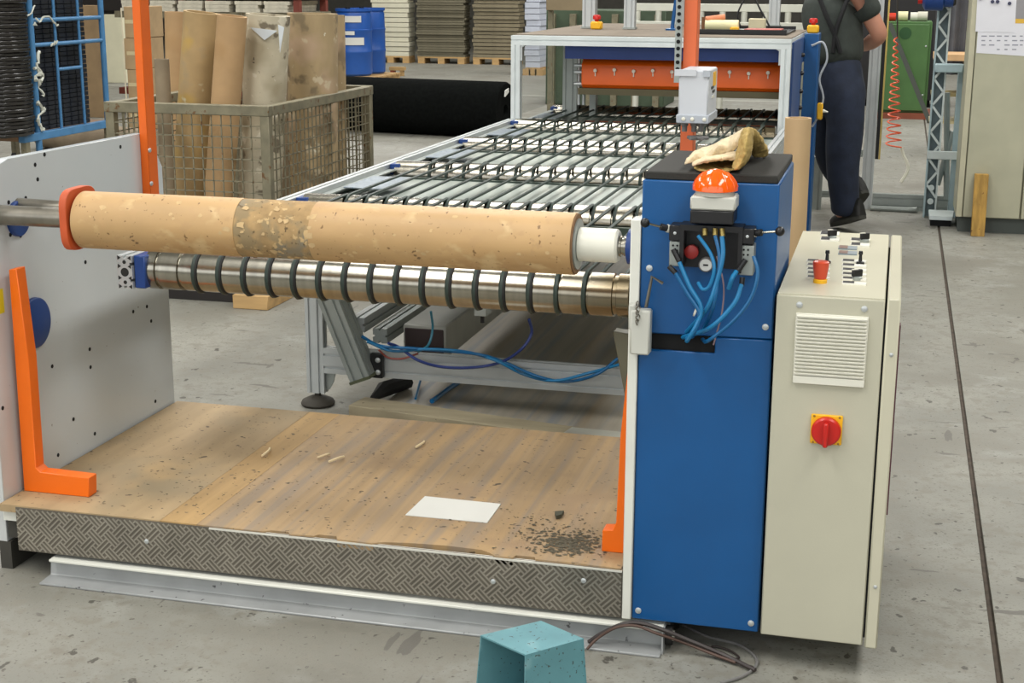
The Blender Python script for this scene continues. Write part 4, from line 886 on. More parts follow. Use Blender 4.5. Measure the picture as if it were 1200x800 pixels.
# boards and boxes behind the trolley
a, b = at(100, 130, 'y', 16.4), at(123, 130, 'y', 16.4)
tag(B(G().box(a.x, b.x, 16.4, 16.44, 0, 1.36), 'brown_fibreboard', M('brown_board', (146, 122, 90), .7, var=.1), bevel=.004), 'narrow brown board standing behind the right post of the blue trolley', 'board')
a, b = at(120, 95, 'y', 22), at(148, 95, 'y', 22)
tag(B(G().box(a.x, b.x, 22, 22.06, 0, 1.10), 'cream_fibreboard', M('cream_board', (226, 222, 194), .6, var=.03), bevel=.004), 'cream white block standing between the blue trolley and the orange post', 'board')
CBX = M('carton_brown', (172, 146, 110), .75, var=.08)
a, b = at(148, 100, 'y', 15.0), at(194, 100, 'y', 15.6)
for i, lbl in enumerate(('bottom carton of the stack behind the left orange post', 'second carton from the floor behind the left orange post', 'third carton from the floor behind the left orange post', 'top carton of the stack behind the left orange post')):
    t = thing('cardboard_carton', ((a.x+b.x)/2, 15.3, .345*i), lbl, 'carton', 'cartons behind the orange post')
    B(G().box(a.x+.02*(i % 2), b.x+.01*(i % 2), 15.0, 15.6, .345*i, .345*i+.343), 'carton_body', CBX, t, bevel=.006)
    B(G().box(a.x+.03, b.x-.02, 14.998, 15.0, .345*i+.16, .345*i+.20), 'tape_strip', M('pale_tape', (206, 190, 150), .4), t)
    B(G().box((a.x+b.x)/2-.1, (a.x+b.x)/2-.085, 14.997, 15.0, .345*i+.01, .345*i+.33), 'strapping', M('white_strap', (226, 216, 190), .4), t)
# rack with pale foam sheets above the tubes
RKY = 17.0; ra, rb_ = at(134, 5, 'y', RKY).x, at(384, 5, 'y', RKY+.9).x
rk = thing('storage_rack', ((ra+rb_)/2, RKY+.5, 0), 'long dark red storage rack behind the cardboard tubes', 'rack')
RKR = M('rack_red_paint', (122, 58, 46), .6, var=.1)
zr = at(250, 14, 'y', RKY).z
for x in (at(208, 5, 'y', RKY).x, (ra+rb_)/2, rb_-.10):
    for y in (RKY+.02, RKY+.88): B(G().box(x, x+.08, y, y+.08, 0, 2.6), 'rack_post', RKR, rk)
B(G().box(ra, rb_, RKY-.01, RKY+1.0, zr-.08, zr), 'rack_shelf', CRATE, rk); B(G().box(ra, rb_, RKY-.01, RKY+1.0, zr+.16, zr+.22), 'rack_shelf', RKR, rk); B(G().box(ra, rb_, RKY-.01, RKY+1.0, .25, .33), 'rack_shelf', RKR, rk)
for i in range(6):
    xa_, xb_ = ra+.1+(rb_-ra-.2)*i/6, ra+.1+(rb_-ra-.2)*(i+.96)/6
    t = thing('foam_bundle', ((xa_+xb_)/2, RKY+.5, zr), '%s bundle of pale foam sheets on the dark red rack from the left' % ('first', 'second', 'third', 'fourth', 'fifth', 'sixth')[i], 'foam bundle', 'foam bundles on the rack')
    for k in range(3): B(G().box(xa_+random.uniform(0, .05), xb_-random.uniform(0, .05), RKY-.03, RKY+.9, zr+.001+.045*k, zr+.044+.045*k), 'foam_sheet', M('pale_foam', (206, 200, 182), .8, var=.12, scale=14), t)
a, b = at(98, 12, 'y', 24), at(141, 0, 'y', 24)
dk = thing('dark_machine', ((a.x+b.x)/2, 24.5, 0), 'dark brown machine block far behind the blue trolley', 'machine')
B(G().box(a.x, b.x, 24, 25, a.z, 2.6), 'upper_body', M('dark_brown_paint', (48, 44, 42), .6), dk); B(G().box(a.x, a.x+.3, 24.2, 25, 0, a.z), 'pedestal', M('dark_brown_paint', (48, 44, 42), .6), dk)
B(G().box(b.x-.06, b.x, 25, 25.06, 0, 2.6), 'support_leg', CRATE, dk)

# ================================================================== drums, stacked sheets on pallets, black roll
def pallet(x0, x1, y0, y1, lbl, m=PALWOOD):
    t = thing('wooden_pallet', ((x0+x1)/2, (y0+y1)/2, 0), lbl, 'pallet', 'pallets along the back')
    for i in range(3):
        c = x0+(x1-x0)*(.08+.42*i); B(G().box(c-.07, c+.07, y0, y1, 0, .11), 'runner', m, t)
    n = 6
    for i in range(n): ya = y0+(y1-y0)*i/n; B(G().box(x0, x1, ya, ya+(y1-y0)/n*.8, .11, .14), 'pallet_board', m, t)
    return t
DRM = M('blue_drum_plastic', (34, 86, 168), .4, var=.06, scale=4)
pallet(-9.4, -8.20, 22.55, 23.95, 'wooden pallet under the blue drums')
for i, (x, y, lbl) in enumerate(((at(415, 50, 'y', 22.95).x, 22.95, 'blue plastic drum with white labels beside the mesh crate'), (at(431, 50, 'y', 23.58).x, 23.58, 'blue plastic drum partly hidden behind the labelled drum'))):
    t = thing('blue_drum', (x, y, .141), lbl, 'drum', 'blue drums on the pallet')
    B(G().lathe((x, y, .141), (x, y, 9), [(0, .26), (.03, .29), (.36, .295), (.37, .30), (.40, .30), (.41, .293), (.70, .293), (.71, .30), (.74, .30), (.75, .29), (.98, .285), (1.02, .27), (1.03, .295), (1.07, .295), (1.07, .26), (1.05, .26)], 32), 'drum_body', DRM, t)
    B(G().cyl((x-.1, y, 1.19), (x-.1, y, 1.23), .04, n=12), 'bung_cap', BLACK, t)
    if i == 0:
        for (z0_, z1_, a0_, a1_) in ((1.00, 1.10, -.7, .40), (.80, .86, -.7, .02), (.64, .76, -.7, .55)):
            g = G(); r = .3035; N = 8; lo, hi = [], []
            for k in range(N+1):
                a = -1.20 + a0_ + (a1_-a0_)*k/N; lo.append(g.bm.verts.new((x+r*math.cos(a), y+r*math.sin(a), z0_))); hi.append(g.bm.verts.new((x+r*math.cos(a), y+r*math.sin(a), z1_)))
            for k in range(N): g.bm.faces.new((lo[k], lo[k+1], hi[k+1], hi[k]))
            B(g, 'white_label', PAPER, t)
def stack(x0, x1, y0, y1, n, th, gap, m, lbl, plbl, jit=.02, z0=.141, m2=None):
    pallet(x0, x1, y0, y1, plbl)
    t = thing('sheet_stack', ((x0+x1)/2, (y0+y1)/2, z0), lbl, 'sheet stack', 'sheet stacks along the back')
    s0 = B(G().box(x0, x1, y0, y1, z0, z0+th), 'sheet', m, t); b0 = WORLD[s0.name]
    for i in range(1, n): dup(s0, (b0.x+random.uniform(-jit, jit), b0.y+random.uniform(-jit, jit), z0+(th+gap)*i), t)
SY = 29.0
sx_ = lambda x: at(x, 60, 'y', SY).x
sxb = lambda x, d: at(x, 60, 'y', SY+d).x
stack(sx_(436), sxb(486, .4), SY, SY+.4, 18, .085, .012, M('white_sheets', (222, 218, 196), .6, var=.04), 'tall stack of cream white boards behind the blue drums', 'pallet under the cream white boards')
stack(sx_(489), sxb(551, .4), SY, SY+.4, 34, .043, .006, M('olive_grey_sheets', (118, 112, 92), .7, var=.08), 'tall stack of thin dark grey sheets behind the black roll', 'pallet under the thin dark grey sheets', .03)
stack(sx_(554), sxb(613, .4), SY, SY+.4, 22, .062, .014, M('tan_grey_sheets', (138, 128, 104), .7, var=.08), 'tall stack of tan grey boards left of the press frame', 'pallet under the tan grey boards', .03)
x0, x1 = at(616, 30, 'y', 26).x, at(645, 30, 'y', 26.8).x
stack(x0, x1, 26, 26.8, 16, .095, .010, M('bluish_white_sheets', (206, 212, 226), .5, var=.03), 'stack of bluish white boards just above the press frame corner', 'pallet under the bluish white boards')
B_ = thing('black_fabric_roll', (-4.9, 15.6, 0), 'large black fabric roll lying on the floor behind the crate', 'roll')
ra_, rb2 = Vector((-6.6, 15.95, .305)), Vector((-4.12, 15.55, .305)); Lr = (rb2-ra_).length
B(G().lathe(ra_, rb2, [(0, .03), (0, .29), (.02, .305), (Lr-.03, .305), (Lr, .285), (Lr-.01, .06), (Lr-.05, .05)], 48), 'fabric_roll', M('black_fabric', (15, 17, 16), 1, var=.2, scale=30, spec=.05), B_)
q = rb2+Vector((.006, -.0, .18)); B(G().prism([(q.y-.09, q.z-.03), (q.y+.06, q.z+.01), (q.y+.05, q.z+.055), (q.y-.07, q.z+.03)], 'x', q.x-.01, q.x+.006), 'white_label', PAPER, B_)
for lbl, px_ in (('short wooden block lying on the floor behind the black roll', 466),):
    p = at(px_, 89, 'z', 0); t = thing('wooden_trestle', p, lbl, 'block')
    B(G().box(p.x-.14, p.x+.14, p.y-.06, p.y+.06, .10, .16), 'top_bar', PALWOOD, t); B(G().box(p.x-.12, p.x-.05, p.y-.05, p.y+.05, 0, .10), 'block_leg', M('reddish_block', (150, 66, 50), .6), t); B(G().box(p.x+.06, p.x+.11, p.y-.05, p.y+.05, 0, .10), 'block_leg', PALWOOD, t)

# ================================================================== far conveyor table behind the press
FY = 14.2
a, b = at(742, 10, 'y', FY), at(955, 8, 'y', FY)
ftb = thing('far_roller_table', ((a.x+b.x)/2, FY+.4, 0), 'whitish aluminium table frame with short posts behind the press', 'table')
PALE = M('pale_metal', (206, 206, 194), .5, .2, var=.04)
zt1 = at(850, 6, 'y', FY).z
B(G().box(a.x, b.x, FY, FY+.08, zt1-.06, zt1+.01), 'upper_beam', PALE, ftb, bevel=.004); B(G().box(a.x, b.x, FY-.25, FY-.17, zt1-.24, zt1-.15), 'lower_beam', PALE, ftb, bevel=.004)
B(G().box(a.x, b.x, FY+.1, FY+.8, zt1-.05, zt1-.03), 'table_sheet', PALE, ftb)
for i in range(9):
    x = a.x+.04+(b.x-a.x-.08)*i/8; B(G().cyl((x, FY+.02, 0 if i % 4 == 0 else zt1-.26), (x, FY+.02, zt1-.06), .03, n=12), 'short_post', PALE, ftb)
B(G().box(a.x, b.x, FY-.2, FY+.8, zt1-.32, zt1-.30), 'under_tray', M('pale_grey_tray', (170, 172, 164), .6), ftb)
a, b = at(640, 12, 'y', 18), at(692, 0, 'y', 18)
t = thing('brown_panel_machine', ((a.x+b.x)/2, 18.2, 0), 'olive brown panel far behind the left uprights of the press', 'panel')
B(G().box(a.x, b.x, 18, 18.1, a.z, 2.4), 'panel', M('olive_brown_panel', (140, 124, 96), .6), t, bevel=.004)
for x in (a.x, b.x-.06): B(G().box(x, x+.06, 18.1, 18.16, 0, 2.4), 'panel_leg', CRATE, t)
a, b = at(640, 30, 'y', 20), at(780, 30, 'y', 20)
t = thing('green_machine_bed', ((a.x+b.x)/2, 20.5, 0), 'dark green machine bed seen between the uprights behind the press', 'machine')
B(G().box(a.x, b.x, 20, 21, 0, at(700, 12, 'y', 20).z), 'bed', M('dark_green_paint', (70, 86, 66), .6, var=.12, scale=3), t, bevel=.01)
for i in range(6): x = a.x+.1+(b.x-a.x-.2)*i/5; B(G().box(x-.04, x+.04, 19.9, 20, 0, at(700, 12, 'y', 20).z-.05), 'bed_rib', CRATE, t)

# ================================================================== right hand side
# guard frame post with bottom rail
gf = thing('guard_frame', (.1, 11.45, 0), 'aluminium guard frame with a black strip and yellow edge behind the worker', 'frame')
p = at(1020, 243, 'y', 11.45)
B(G().profile((p.x-.035, 11.45, 0), (p.x-.035, 11.45, 2.6), .085, .06, up=(0, 1, 0), pitch=.042), 'upright', ALU, gf)
B(G().box(p.x+.01, p.x+.035, 11.44, 11.47, .38, 2.6), 'black_strip', BLACK, gf); B(G().box(p.x+.036, p.x+.048, 11.43, 11.47, .38, 2.6), 'yellow_edge', M('pale_yellow_edge', (208, 180, 100), .5), gf)
B(G().profile((p.x+.01, 11.45, .06), (.46, 11.45, .06), .06, .12, pitch=.06), 'bottom_rail', ALUD, gf)
B(G().tube(smooth_path([(p.x, 11.35, .02), (.14, 11.33, .02), (.20, 11.3, .03)], 5), .02, 8), 'floor_pipe', ALUD, gf)
B(G().profile((-.75, 11.45, .10), (p.x-.08, 11.45, .10), .05, .05), 'bottom_rail', ALUD, gf); B(G().profile((-.75, 11.45, .42), (p.x-.08, 11.45, .42), .05, .05), 'middle_rail', ALUD, gf)
q = at(954, 247, 'y', 11.3); B(G().profile((q.x, 11.3, .0), (q.x, 11.3, .40), .10, .05, up=(0, 1, 0), pitch=.05), 'short_leg', ALUD, gf)
# green cabinet
a, b = at(1030, 25, 'y', 19.3), at(1093, 25, 'y', 19.3)
gc = thing('green_cabinet', ((a.x+b.x)/2, 19.7, 0), 'green metal cabinet with a round dark spot in the background', 'cabinet')
B(G().box(a.x, b.x, 19.3, 20.0, .07, a.z), 'body', GREENP, gc, bevel=.006); B(G().box(a.x, b.x-.03, 19.26, 19.299, .10, a.z-.03), 'door', GREENP, gc, bevel=.006); B(G().box(a.x-.05, b.x+.1, 19.2, 20, 0, .07), 'plinth', M('brick_red_plinth', (136, 74, 52), .7), gc)
c = at(1061, 39, 'y', 19.26); B(G().cyl((c.x, 19.262, c.z), (c.x, 19.256, c.z), .075, n=24), 'dark_spot', M('dark_green_spot', (40, 82, 42), .5), gc)
for zz_ in (.3, .9): bolt((b.x-.06, 19.26, zz_), (0, -1, 0), .012, gc)
for i, (x, lbl, m, s) in enumerate(((1045, 'orange red tool lying on the left of the green cabinet', M('orange_red_plastic', (206, 58, 36), .35), .05), (1058, 'cream roll on the middle of the green cabinet top', M('cream_roll', (226, 220, 176), .5), .06), (1072, 'white tape on the green cabinet top', WHITEPL, .055), (1081, 'pale dispenser at the right of the green cabinet top', IVORY, .06))):
    c = at(x, 22, 'y', 19.5); tag(B(G().lathe((c.x-s, 19.5, a.z+s+.001), (c.x+s, 19.5, a.z+s+.001), [(0, s*.6), (0, s), (2*s, s), (2*s, s*.6)], 16), 'tape_roll', m), lbl, 'roll')
c0, c1 = at(1043, 28, 'y', 19.22), at(1089, 146, 'y', 18.7); c1.z = .02
tag(B(G().obox((c0+c1)/2, c1-c0, (c1-c0).cross(Vector((0, 1, 0))), Vector((0, 1, 0))-(c1-c0).normalized()*(c1-c0).normalized().y, (c1-c0).length/2, .028, .02), 'black_bar', M('dark_olive_bar', (36, 44, 32), .5)), 'dark bar leaning diagonally against the green cabinet', 'bar')
a, b = at(1036, 22, 'y', 21), at(1098, 0, 'y', 21)
t = thing('dark_cabinet', ((a.x+b.x)/2, 21.4, 0), 'black cabinet standing behind the green cabinet', 'cabinet'); B(G().box(a.x-.4, b.x+.1, 21, 21.8, .1, 2.2), 'body', M('black_cabinet_paint', (30, 28, 30), .5), t, bevel=.01); B(G().box(a.x-.3, b.x, 21.1, 21.7, 0, .1), 'plinth', DARK, t)
# spiral hose
g = []; zt2, zb2 = 1.5, .33
hx = at(1046, 100, 'y', 12.6).x
for i in range(15*10+1):
    t = i/150; z = 1.25-.90*t; r = .012+.052*t; a = i*2*math.pi/10; g.append((hx+.04*t+r*math.cos(a), 12.6+r*math.sin(a), z))
sh_ = thing('spiral_hose', (hx, 12.6, .33), 'orange spiral air hose hanging beside the guard frame', 'hose')
B(G().tube(g, .0065, 5), 'coil', M('orange_hose', (224, 92, 54), .4), sh_); B(G().tube([g[0], (hx-.03, 12.6, 1.9)], .007, 6), 'straight_end', M('dark_hose', (50, 46, 40), .5), sh_); B(G().tube(smooth_path([g[-1], (hx+.12, 12.6, .30), (hx+.17, 12.6, .18), (hx+.12, 12.6, .06)], 5), .014, 6), 'hose_end', WHITEPL, sh_)
tag(B(G().lathe((hx+.02, 12.55, .40), (hx+.02, 12.55, 1), [(0, .09), (.05, .09), (.07, .05)], 20), 'white_cap', WHITEPL), 'white cap resting by the orange spiral hose', 'cap') if 0 else None
# light blue stand with lattice post
SB = M('pale_blue_paint', (168, 190, 196), .5, var=.06); SBW = M('worn_white_blue', (214, 224, 224), .5, var=.05)
a, b = at(1083, 240, 'y', 11.15), at(1099, 240, 'y', 11.15); xl, xr = a.x-.005, b.x-.01
ls = thing('lattice_stand', ((xl+xr)/2+.08, 11.2, 0), 'pale blue steel stand with a lattice post beside the beige grey cabinet', 'stand')
B(G().box(xl, xl+.012, 11.12, 11.20, 0, 2.3), 'post_flange', SB, ls); B(G().box(xr-.012, xr, 11.12, 11.20, 0, 2.3), 'post_flange', SBW, ls); B(G().box(xl+.012, xr-.012, 11.19, 11.20, 0, 2.3), 'post_web', M('dark_web', (118, 134, 138), .6), ls)
n = 22
for i in range(n):
    z0, z1 = .15+2.1*i/n, .15+2.1*(i+1)/n; A, Bv = ((xl+.01, 11.13, z0), (xr-.01, 11.13, z1)) if i % 2 else ((xr-.01, 11.13, z0), (xl+.01, 11.13, z1))
    d = Vector(Bv)-Vector(A); B(G().obox((Vector(A)+Vector(Bv))/2, d, (0, 1, 0), d.cross(Vector((0, 1, 0))), d.length/2, .006, .008), 'lattice_bar', SBW, ls)
x2 = at(1117, 160, 'y', 11.2).x; x3 = at(1136, 160, 'y', 11.2).x
zb3 = at(1110, 76, 'y', 11.1).z
B(G().box(x2, x3, 11.15, 11.25, 0, zb3), 'side_post', SB, ls, bevel=.004); B(G().box(xl+.01, .435, 11.0, 11.118, zb3-.05, zb3+.01), 'bracket_arm', SB, ls, bevel=.006)
zb4 = at(1105, 182, 'y', 11.1).z; B(G().box(xl, x3, 11.1, 11.118, zb4-.03, zb4+.03), 'lower_arm', SBW, ls, bevel=.003)
B(G().cyl((xr+.02, 11.3, .9), (x2-.01, 11.3, .12), .022, n=8), 'diagonal_strut', ALUD, ls); B(G().cyl((xr, 11.3, .22), (x2, 11.3, .62), .022, n=8), 'diagonal_strut', ALUD, ls)
for z in (.22, .12): B(G().cyl(((xl+xr)/2, 11.126, z), ((xl+xr)/2, 11.118, z), .022, n=14), 'round_cap', SBW, ls)
c = at(1098, 5, 'y', 11.0); mo = B(G().lathe((c.x-.10, 11.04, c.z+.04), (c.x+.12, 11.04, c.z+.04), [(0, .05), (.02, .085), (.14, .085), (.15, .06), (.21, .06), (.22, .03)], 24), 'blue_motor', BLUED, ls)
B(G().cyl((c.x-.13, 11.04, c.z+.03), (c.x-.10, 11.04, c.z+.03), .03, n=12), 'red_cap', RED, mo); B(G().box(c.x+.06, c.x+.13, 11.0, 11.06, c.z-.01, c.z+.1), 'black_box', BLACK, mo, bevel=.01)
# foot box
a = at(1088, 246, 'z', .06)
tag(B(G().prism([(a.x, 10.72), (a.x+.16, 10.72), (a.x+.18, 11.02), (a.x+.0, 11.02)], 'z', .045, .075), 'grey_ramp', SBW, bevel=.003), 'pale grey foot plate on the floor at the lattice stand', 'plate')
B_2 = tag(B(G().box(a.x+.01, a.x+.15, 10.74, 11.0, 0, .044), 'dark_block', DARK), 'dark block under the pale grey foot plate', 'block')
# large beige grey cabinet on the right
RX0 = .443; RY0 = 10.5
rc = thing('tall_switch_cabinet', (.95, 10.9, 0), 'tall greenish grey switch cabinet with papers at the right edge', 'cabinet')
B(G().box(RX0, 1.6, RY0+.03, 11.1, .105, 2.2), 'body', GREYCAB, rc, bevel=.004)
B(G().box(RX0+.045, .862, RY0, RY0+.029, .11, 2.19), 'door', GREYCAB, rc, bevel=.004); B(G().box(.870, 1.6, RY0, RY0+.029, .11, 2.19), 'door', GREYCAB, rc, bevel=.004); B(G().box(RX0+.002, RX0+.038, RY0+.004, RY0+.029, .11, 2.19), 'edge_strip', M('lighter_edge', (190, 186, 160), .5), rc)
B(G().box(RX0+.02, 1.6, RY0+.05, 11.08, 0, .105), 'plinth', M('dark_grey_plinth', (78, 84, 80), .6), rc)
def onpaper(pts, lbl, yy, nm='pinned_paper'):
    q = [at(x, y, 'y', RY0-yy) for x, y in pts]
    return tag(B(G().prism([(p.x, p.z) for p in q], 'y', RY0-yy-.001, RY0-yy), nm, M('office_paper', (226, 226, 232), .6, var=.02)), lbl, 'paper', 'papers on the switch cabinet')
pA_ = onpaper([(1146, -14), (1192, -14), (1189, 38), (1143, 37)], 'upper white sheet held by dark magnets on the switch cabinet', .003)
pB_ = onpaper([(1146, 37), (1200, 24), (1204, 66), (1144, 62)], 'printed table sheet below the blank sheet on the switch cabinet', .001)
INK = M('grey_print', (150, 152, 162), .7)
for i in range(6):
    for j in range(4):
        if random.random() < .25: continue
        p = at(1150+9*i, 43+5.2*j, 'y', RY0-.0025); B(G().box(p.x, p.x+random.uniform(.015, .04), RY0-.0027, RY0-.0021, p.z, p.z+.008), 'printed_line', INK, pB_)
for x, y in ((1163, 2), (1169, 2), (1183, 4), (1149, -2)):
    p = at(x, y, 'y', RY0-.004); B(G().cyl(p, p-Vector((0, .008, 0)), .012, n=14), 'magnet', M('dark_magnet', (60, 62, 90), .4), pA_)
p = at(1190, 12, 'y', RY0-.003); q = at(1203, 22, 'y', RY0-.003); tag(B(G().box(p.x, q.x, RY0-.0035, RY0-.0005, q.z, p.z+.1), 'grey_card', M('grey_card_print', (150, 148, 150), .6)), 'grey card with a yellow foot at the far right of the cabinet', 'paper')
tag(B(G().box(p.x, q.x, RY0-.0035, RY0-.0005, q.z-.03, q.z-.001), 'yellow_strip', M('yellow_note', (226, 182, 72), .6)), 'yellow strip below the grey card on the switch cabinet', 'note')
# plank leaning on it
c0, c1 = at(1148, 276, 'z', 0), None
xw = at(1148, 240, 'y', 10.42).x
g = G(); bmv = g.bm
zt3 = at(1148, 204, 'y', 10.45).z
A = [(xw-.045, 10.36, 0), (xw+.045, 10.36, 0), (xw+.045, 10.41, 0), (xw-.045, 10.41, 0)]; Tp = [(xw-.046, 10.44, zt3), (xw+.046, 10.44, zt3), (xw+.046, 10.49, zt3), (xw-.046, 10.49, zt3)]
va = [bmv.verts.new(v) for v in A]; vb = [bmv.verts.new(v) for v in Tp]; bmv.faces.new(va[::-1]); bmv.faces.new(vb)
for i in range(4): bmv.faces.new((va[i], va[(i+1) % 4], vb[(i+1) % 4], vb[i]))
tag(B(g, 'wooden_plank', M('yellow_brown_wood', (172, 134, 62), .7, var=.2, scale=6, stretch=(5, 5, .7), specks=[((96, 62, 30), 30, .66, .72)]), bevel=.003), 'short yellow brown plank leaning on the switch cabinet', 'plank')
# dark curtain and shelf behind
g = G(); N = 40; xa_, xb_ = at(1096, 40, 'y', 15.6).x, at(1170, 40, 'y', 15.6).x; lo, hi, lo2, hi2 = [], [], [], []
for i in range(N+1):
    t = i/N; x = xa_+(xb_-xa_)*t; y = 16.05+.035*math.sin(t*34)+.02*math.sin(t*13)
    lo.append(g.bm.verts.new((x, y, .75))); hi.append(g.bm.verts.new((x, y+.03, 2.6))); lo2.append(g.bm.verts.new((x, y+.008, .75))); hi2.append(g.bm.verts.new((x, y+.038, 2.6)))
for i in range(N):
    g.bm.faces.new((lo[i], lo[i+1], hi[i+1], hi[i])); g.bm.faces.new((lo2[i+1], lo2[i], hi2[i], hi2[i+1])); g.bm.faces.new((lo[i], lo2[i], lo2[i+1], lo[i+1])); g.bm.faces.new((hi[i], hi[i+1], hi2[i+1], hi2[i]))
g.bm.faces.new((lo[0], hi[0], hi2[0], lo2[0])); g.bm.faces.new((lo[N], lo2[N], hi2[N], hi[N]))
cz = at(1115, 64, 'y', 15.3).z
wbn = thing('workbench', ((xa_+xb_)/2, 15.6, 0), 'bench with a pale wooden top below the dark grey curtain', 'bench')
tag(B(g, 'curtain', M('dark_grey_curtain', (92, 94, 100), .85, var=.1)), 'dark grey curtain hanging between the lattice stand and the switch cabinet', 'curtain')
B(G().box(xa_, xb_, 15.3, 15.95, cz-.06, cz), 'bench_top', M('pale_bench_wood', (218, 178, 132), .6), wbn)
for x in (xa_+.30, xb_-.08): B(G().box(x, x+.06, 15.85, 15.91, 0, cz-.06), 'bench_leg', CRATE, wbn)
for k, (z, m) in enumerate(((.60, M('olive_tin', (130, 118, 78), .6)), (.33, M('pale_strip', (176, 166, 130), .6)))): B(G().box(xa_, xb_, 15.4, 15.9, z-.03, z), 'bench_shelf', m, wbn)
for lb_, dx, z in (('round tin on the upper shelf of the bench behind the lattice stand', .35, .60), ('square tin on the lower shelf of the bench', .30, .33)): tag(B(G().lathe((xa_+dx, 15.5, z+.001), (xa_+dx, 15.5, 9), [(0, .08), (.12, .08), (.14, .05)], 16 if z > .5 else 4), 'tin', M('olive_tin', (130, 118, 78), .6)), lb_, 'tin')

# ================================================================== the worker
def skinned(name, pts, edges, mat, parent, sub=2, root=0):
    """pts: list of (co, rx, ry)"""
    base = WORLD[parent.name]; me = bpy.data.meshes.new(name)
    me.from_pydata([tuple(Vector(p[0])-base) for p in pts], edges, []); me.materials.append(mat)
    o = bpy.data.objects.new(name, me); COL.objects.link(o); o.parent = parent; WORLD[o.name] = base
    mo = o.modifiers.new('skin', 'SKIN'); mo.use_smooth_shade = True; mo.branch_smoothing = .6
    for i, p in enumerate(pts):
        sv = me.skin_vertices[0].data[i]; sv.radius = (p[1], p[2] if len(p) > 2 else p[1]); sv.use_root = (i == root)
    s = o.modifiers.new('sub', 'SUBSURF'); s.levels = sub; s.render_levels = sub
    return o
def wk(x, y, Y): return at(x, y, 'y', Y)
SKINM = M('skin', (196, 140, 116), .55, var=.05)
NAVY = M('navy_workwear', (30, 39, 58), .85, var=.16, scale=14, bump=.3, bscale=60)
SHIRT = M('dark_green_shirt', (54, 60, 56), .9, var=.14, scale=14, bump=.3, bscale=60)
BOOT = M('black_shoe_leather', (24, 24, 22), .6, var=.1)
pe = thing('person', (-.32, 10.5, 0), 'worker in navy overalls and dark green shirt bending over the press, seen from behind', 'person')
pel, wst, chs, nck, hed = wk(984, 102, 10.42), wk(981, 68, 10.44), wk(971, 8, 10.50), None, None
shc = Vector((-.47, 10.60, 1.70)); nck = Vector((-.51, 10.70, 1.80)); hed = Vector((-.55, 10.80, 1.93))
hN, kN, aN, tN = wk(993, 120, 10.36), wk(987, 190, 10.33), wk(990, 248, 10.34), Vector((-.36, 10.44, .05))
hF, kF, aF, tF = wk(970, 120, 10.50), wk(973, 186, 10.60), wk(994, 222, 10.76), Vector((-.34, 10.90, .06))
sN, eN, wN = wk(1004, -12, 10.46), wk(1032, 42, 10.50), wk(1010, 56, 10.78)
sF, eF, wF = Vector((-.58, 10.72, 1.66)), Vector((-.56, 10.98, 1.45)), Vector((-.50, 11.22, 1.48))
def armpts(s, e, w_): return [(s, .072), (s.lerp(e, .5), .068), (e, .062), (e.lerp(w_, .45), .058), (w_, .036)]
P = [(pel, .12), (wst, .12, .10), (chs, .14, .11), (shc, .10), (nck, .055), (hed, .06)]
E_ = [(0, 1), (1, 2), (2, 3), (3, 4), (4, 5)]
def chain(lst, at_i):
    i0 = len(P); P.extend(lst); E_.append((at_i, i0)); E_.extend((i0+k, i0+k+1) for k in range(len(lst)-1))
chain([(hN, .09), (kN, .06), (aN, .042), (tN, .034)], 0); chain([(hF, .09), (kF, .06), (aF, .042), (tF, .034)], 0)
chain(armpts(sN, eN, wN), 3); chain(armpts(sF, eF, wF), 3)
skinned('body', P, E_, SKINM, pe)
# overalls: trousers and bib back
P = [(pel+Vector((0, 0, -.03)), .20, .17), (wk(983, 86, 10.43), .20, .17), (wk(982, 60, 10.44), .19, .165)]; E_ = [(0, 1), (1, 2)]
chain([(hN+Vector((0, 0, -.05)), .150), (hN.lerp(kN, .5), .140), (kN, .120), (kN.lerp(aN, .5), .112), (aN+Vector((0, 0, .05)), .100), (aN+Vector((0, 0, -.04)), .104)], 0)
chain([(hF+Vector((0, 0, -.05)), .150), (hF.lerp(kF, .5), .135), (kF, .116), (kF.lerp(aF, .5), .105), (aF+Vector((0, 0, .02)), .098)], 0)
skinned('overalls', P, E_, NAVY, pe)
P = [(wk(983, 82, 10.43), .198, .165), (wk(981, 58, 10.45), .205, .172), (wk(976, 28, 10.48), .235, .20), (chs, .265, .21), (shc, .20, .16), (nck-Vector((0, .02, .03)), .07)]; E_ = [(k, k+1) for k in range(5)]
chain([(sN, .115), (sN.lerp(eN, .35), .105), (sN.lerp(eN, .66), .100)], 4); chain([(sF, .11), (sF.lerp(eF, .4), .10), (sF.lerp(eF, .7), .095)], 4)
skinned('shirt', P, E_, SHIRT, pe)
STR = M('black_braces', (16, 17, 20), .8)
for pts in ([(958, -8), (968, 18), (978, 40), (985, 62)], [(996, -8), (986, 18), (979, 40), (976, 62)]):
    path = []
    for (x, y) in pts: path.append(wk(x, y, 10.27 + (.03 if y < 0 else 0)))
    B(G().tube(smooth_path(path, 5), .016, 6), 'brace', STR, pe)
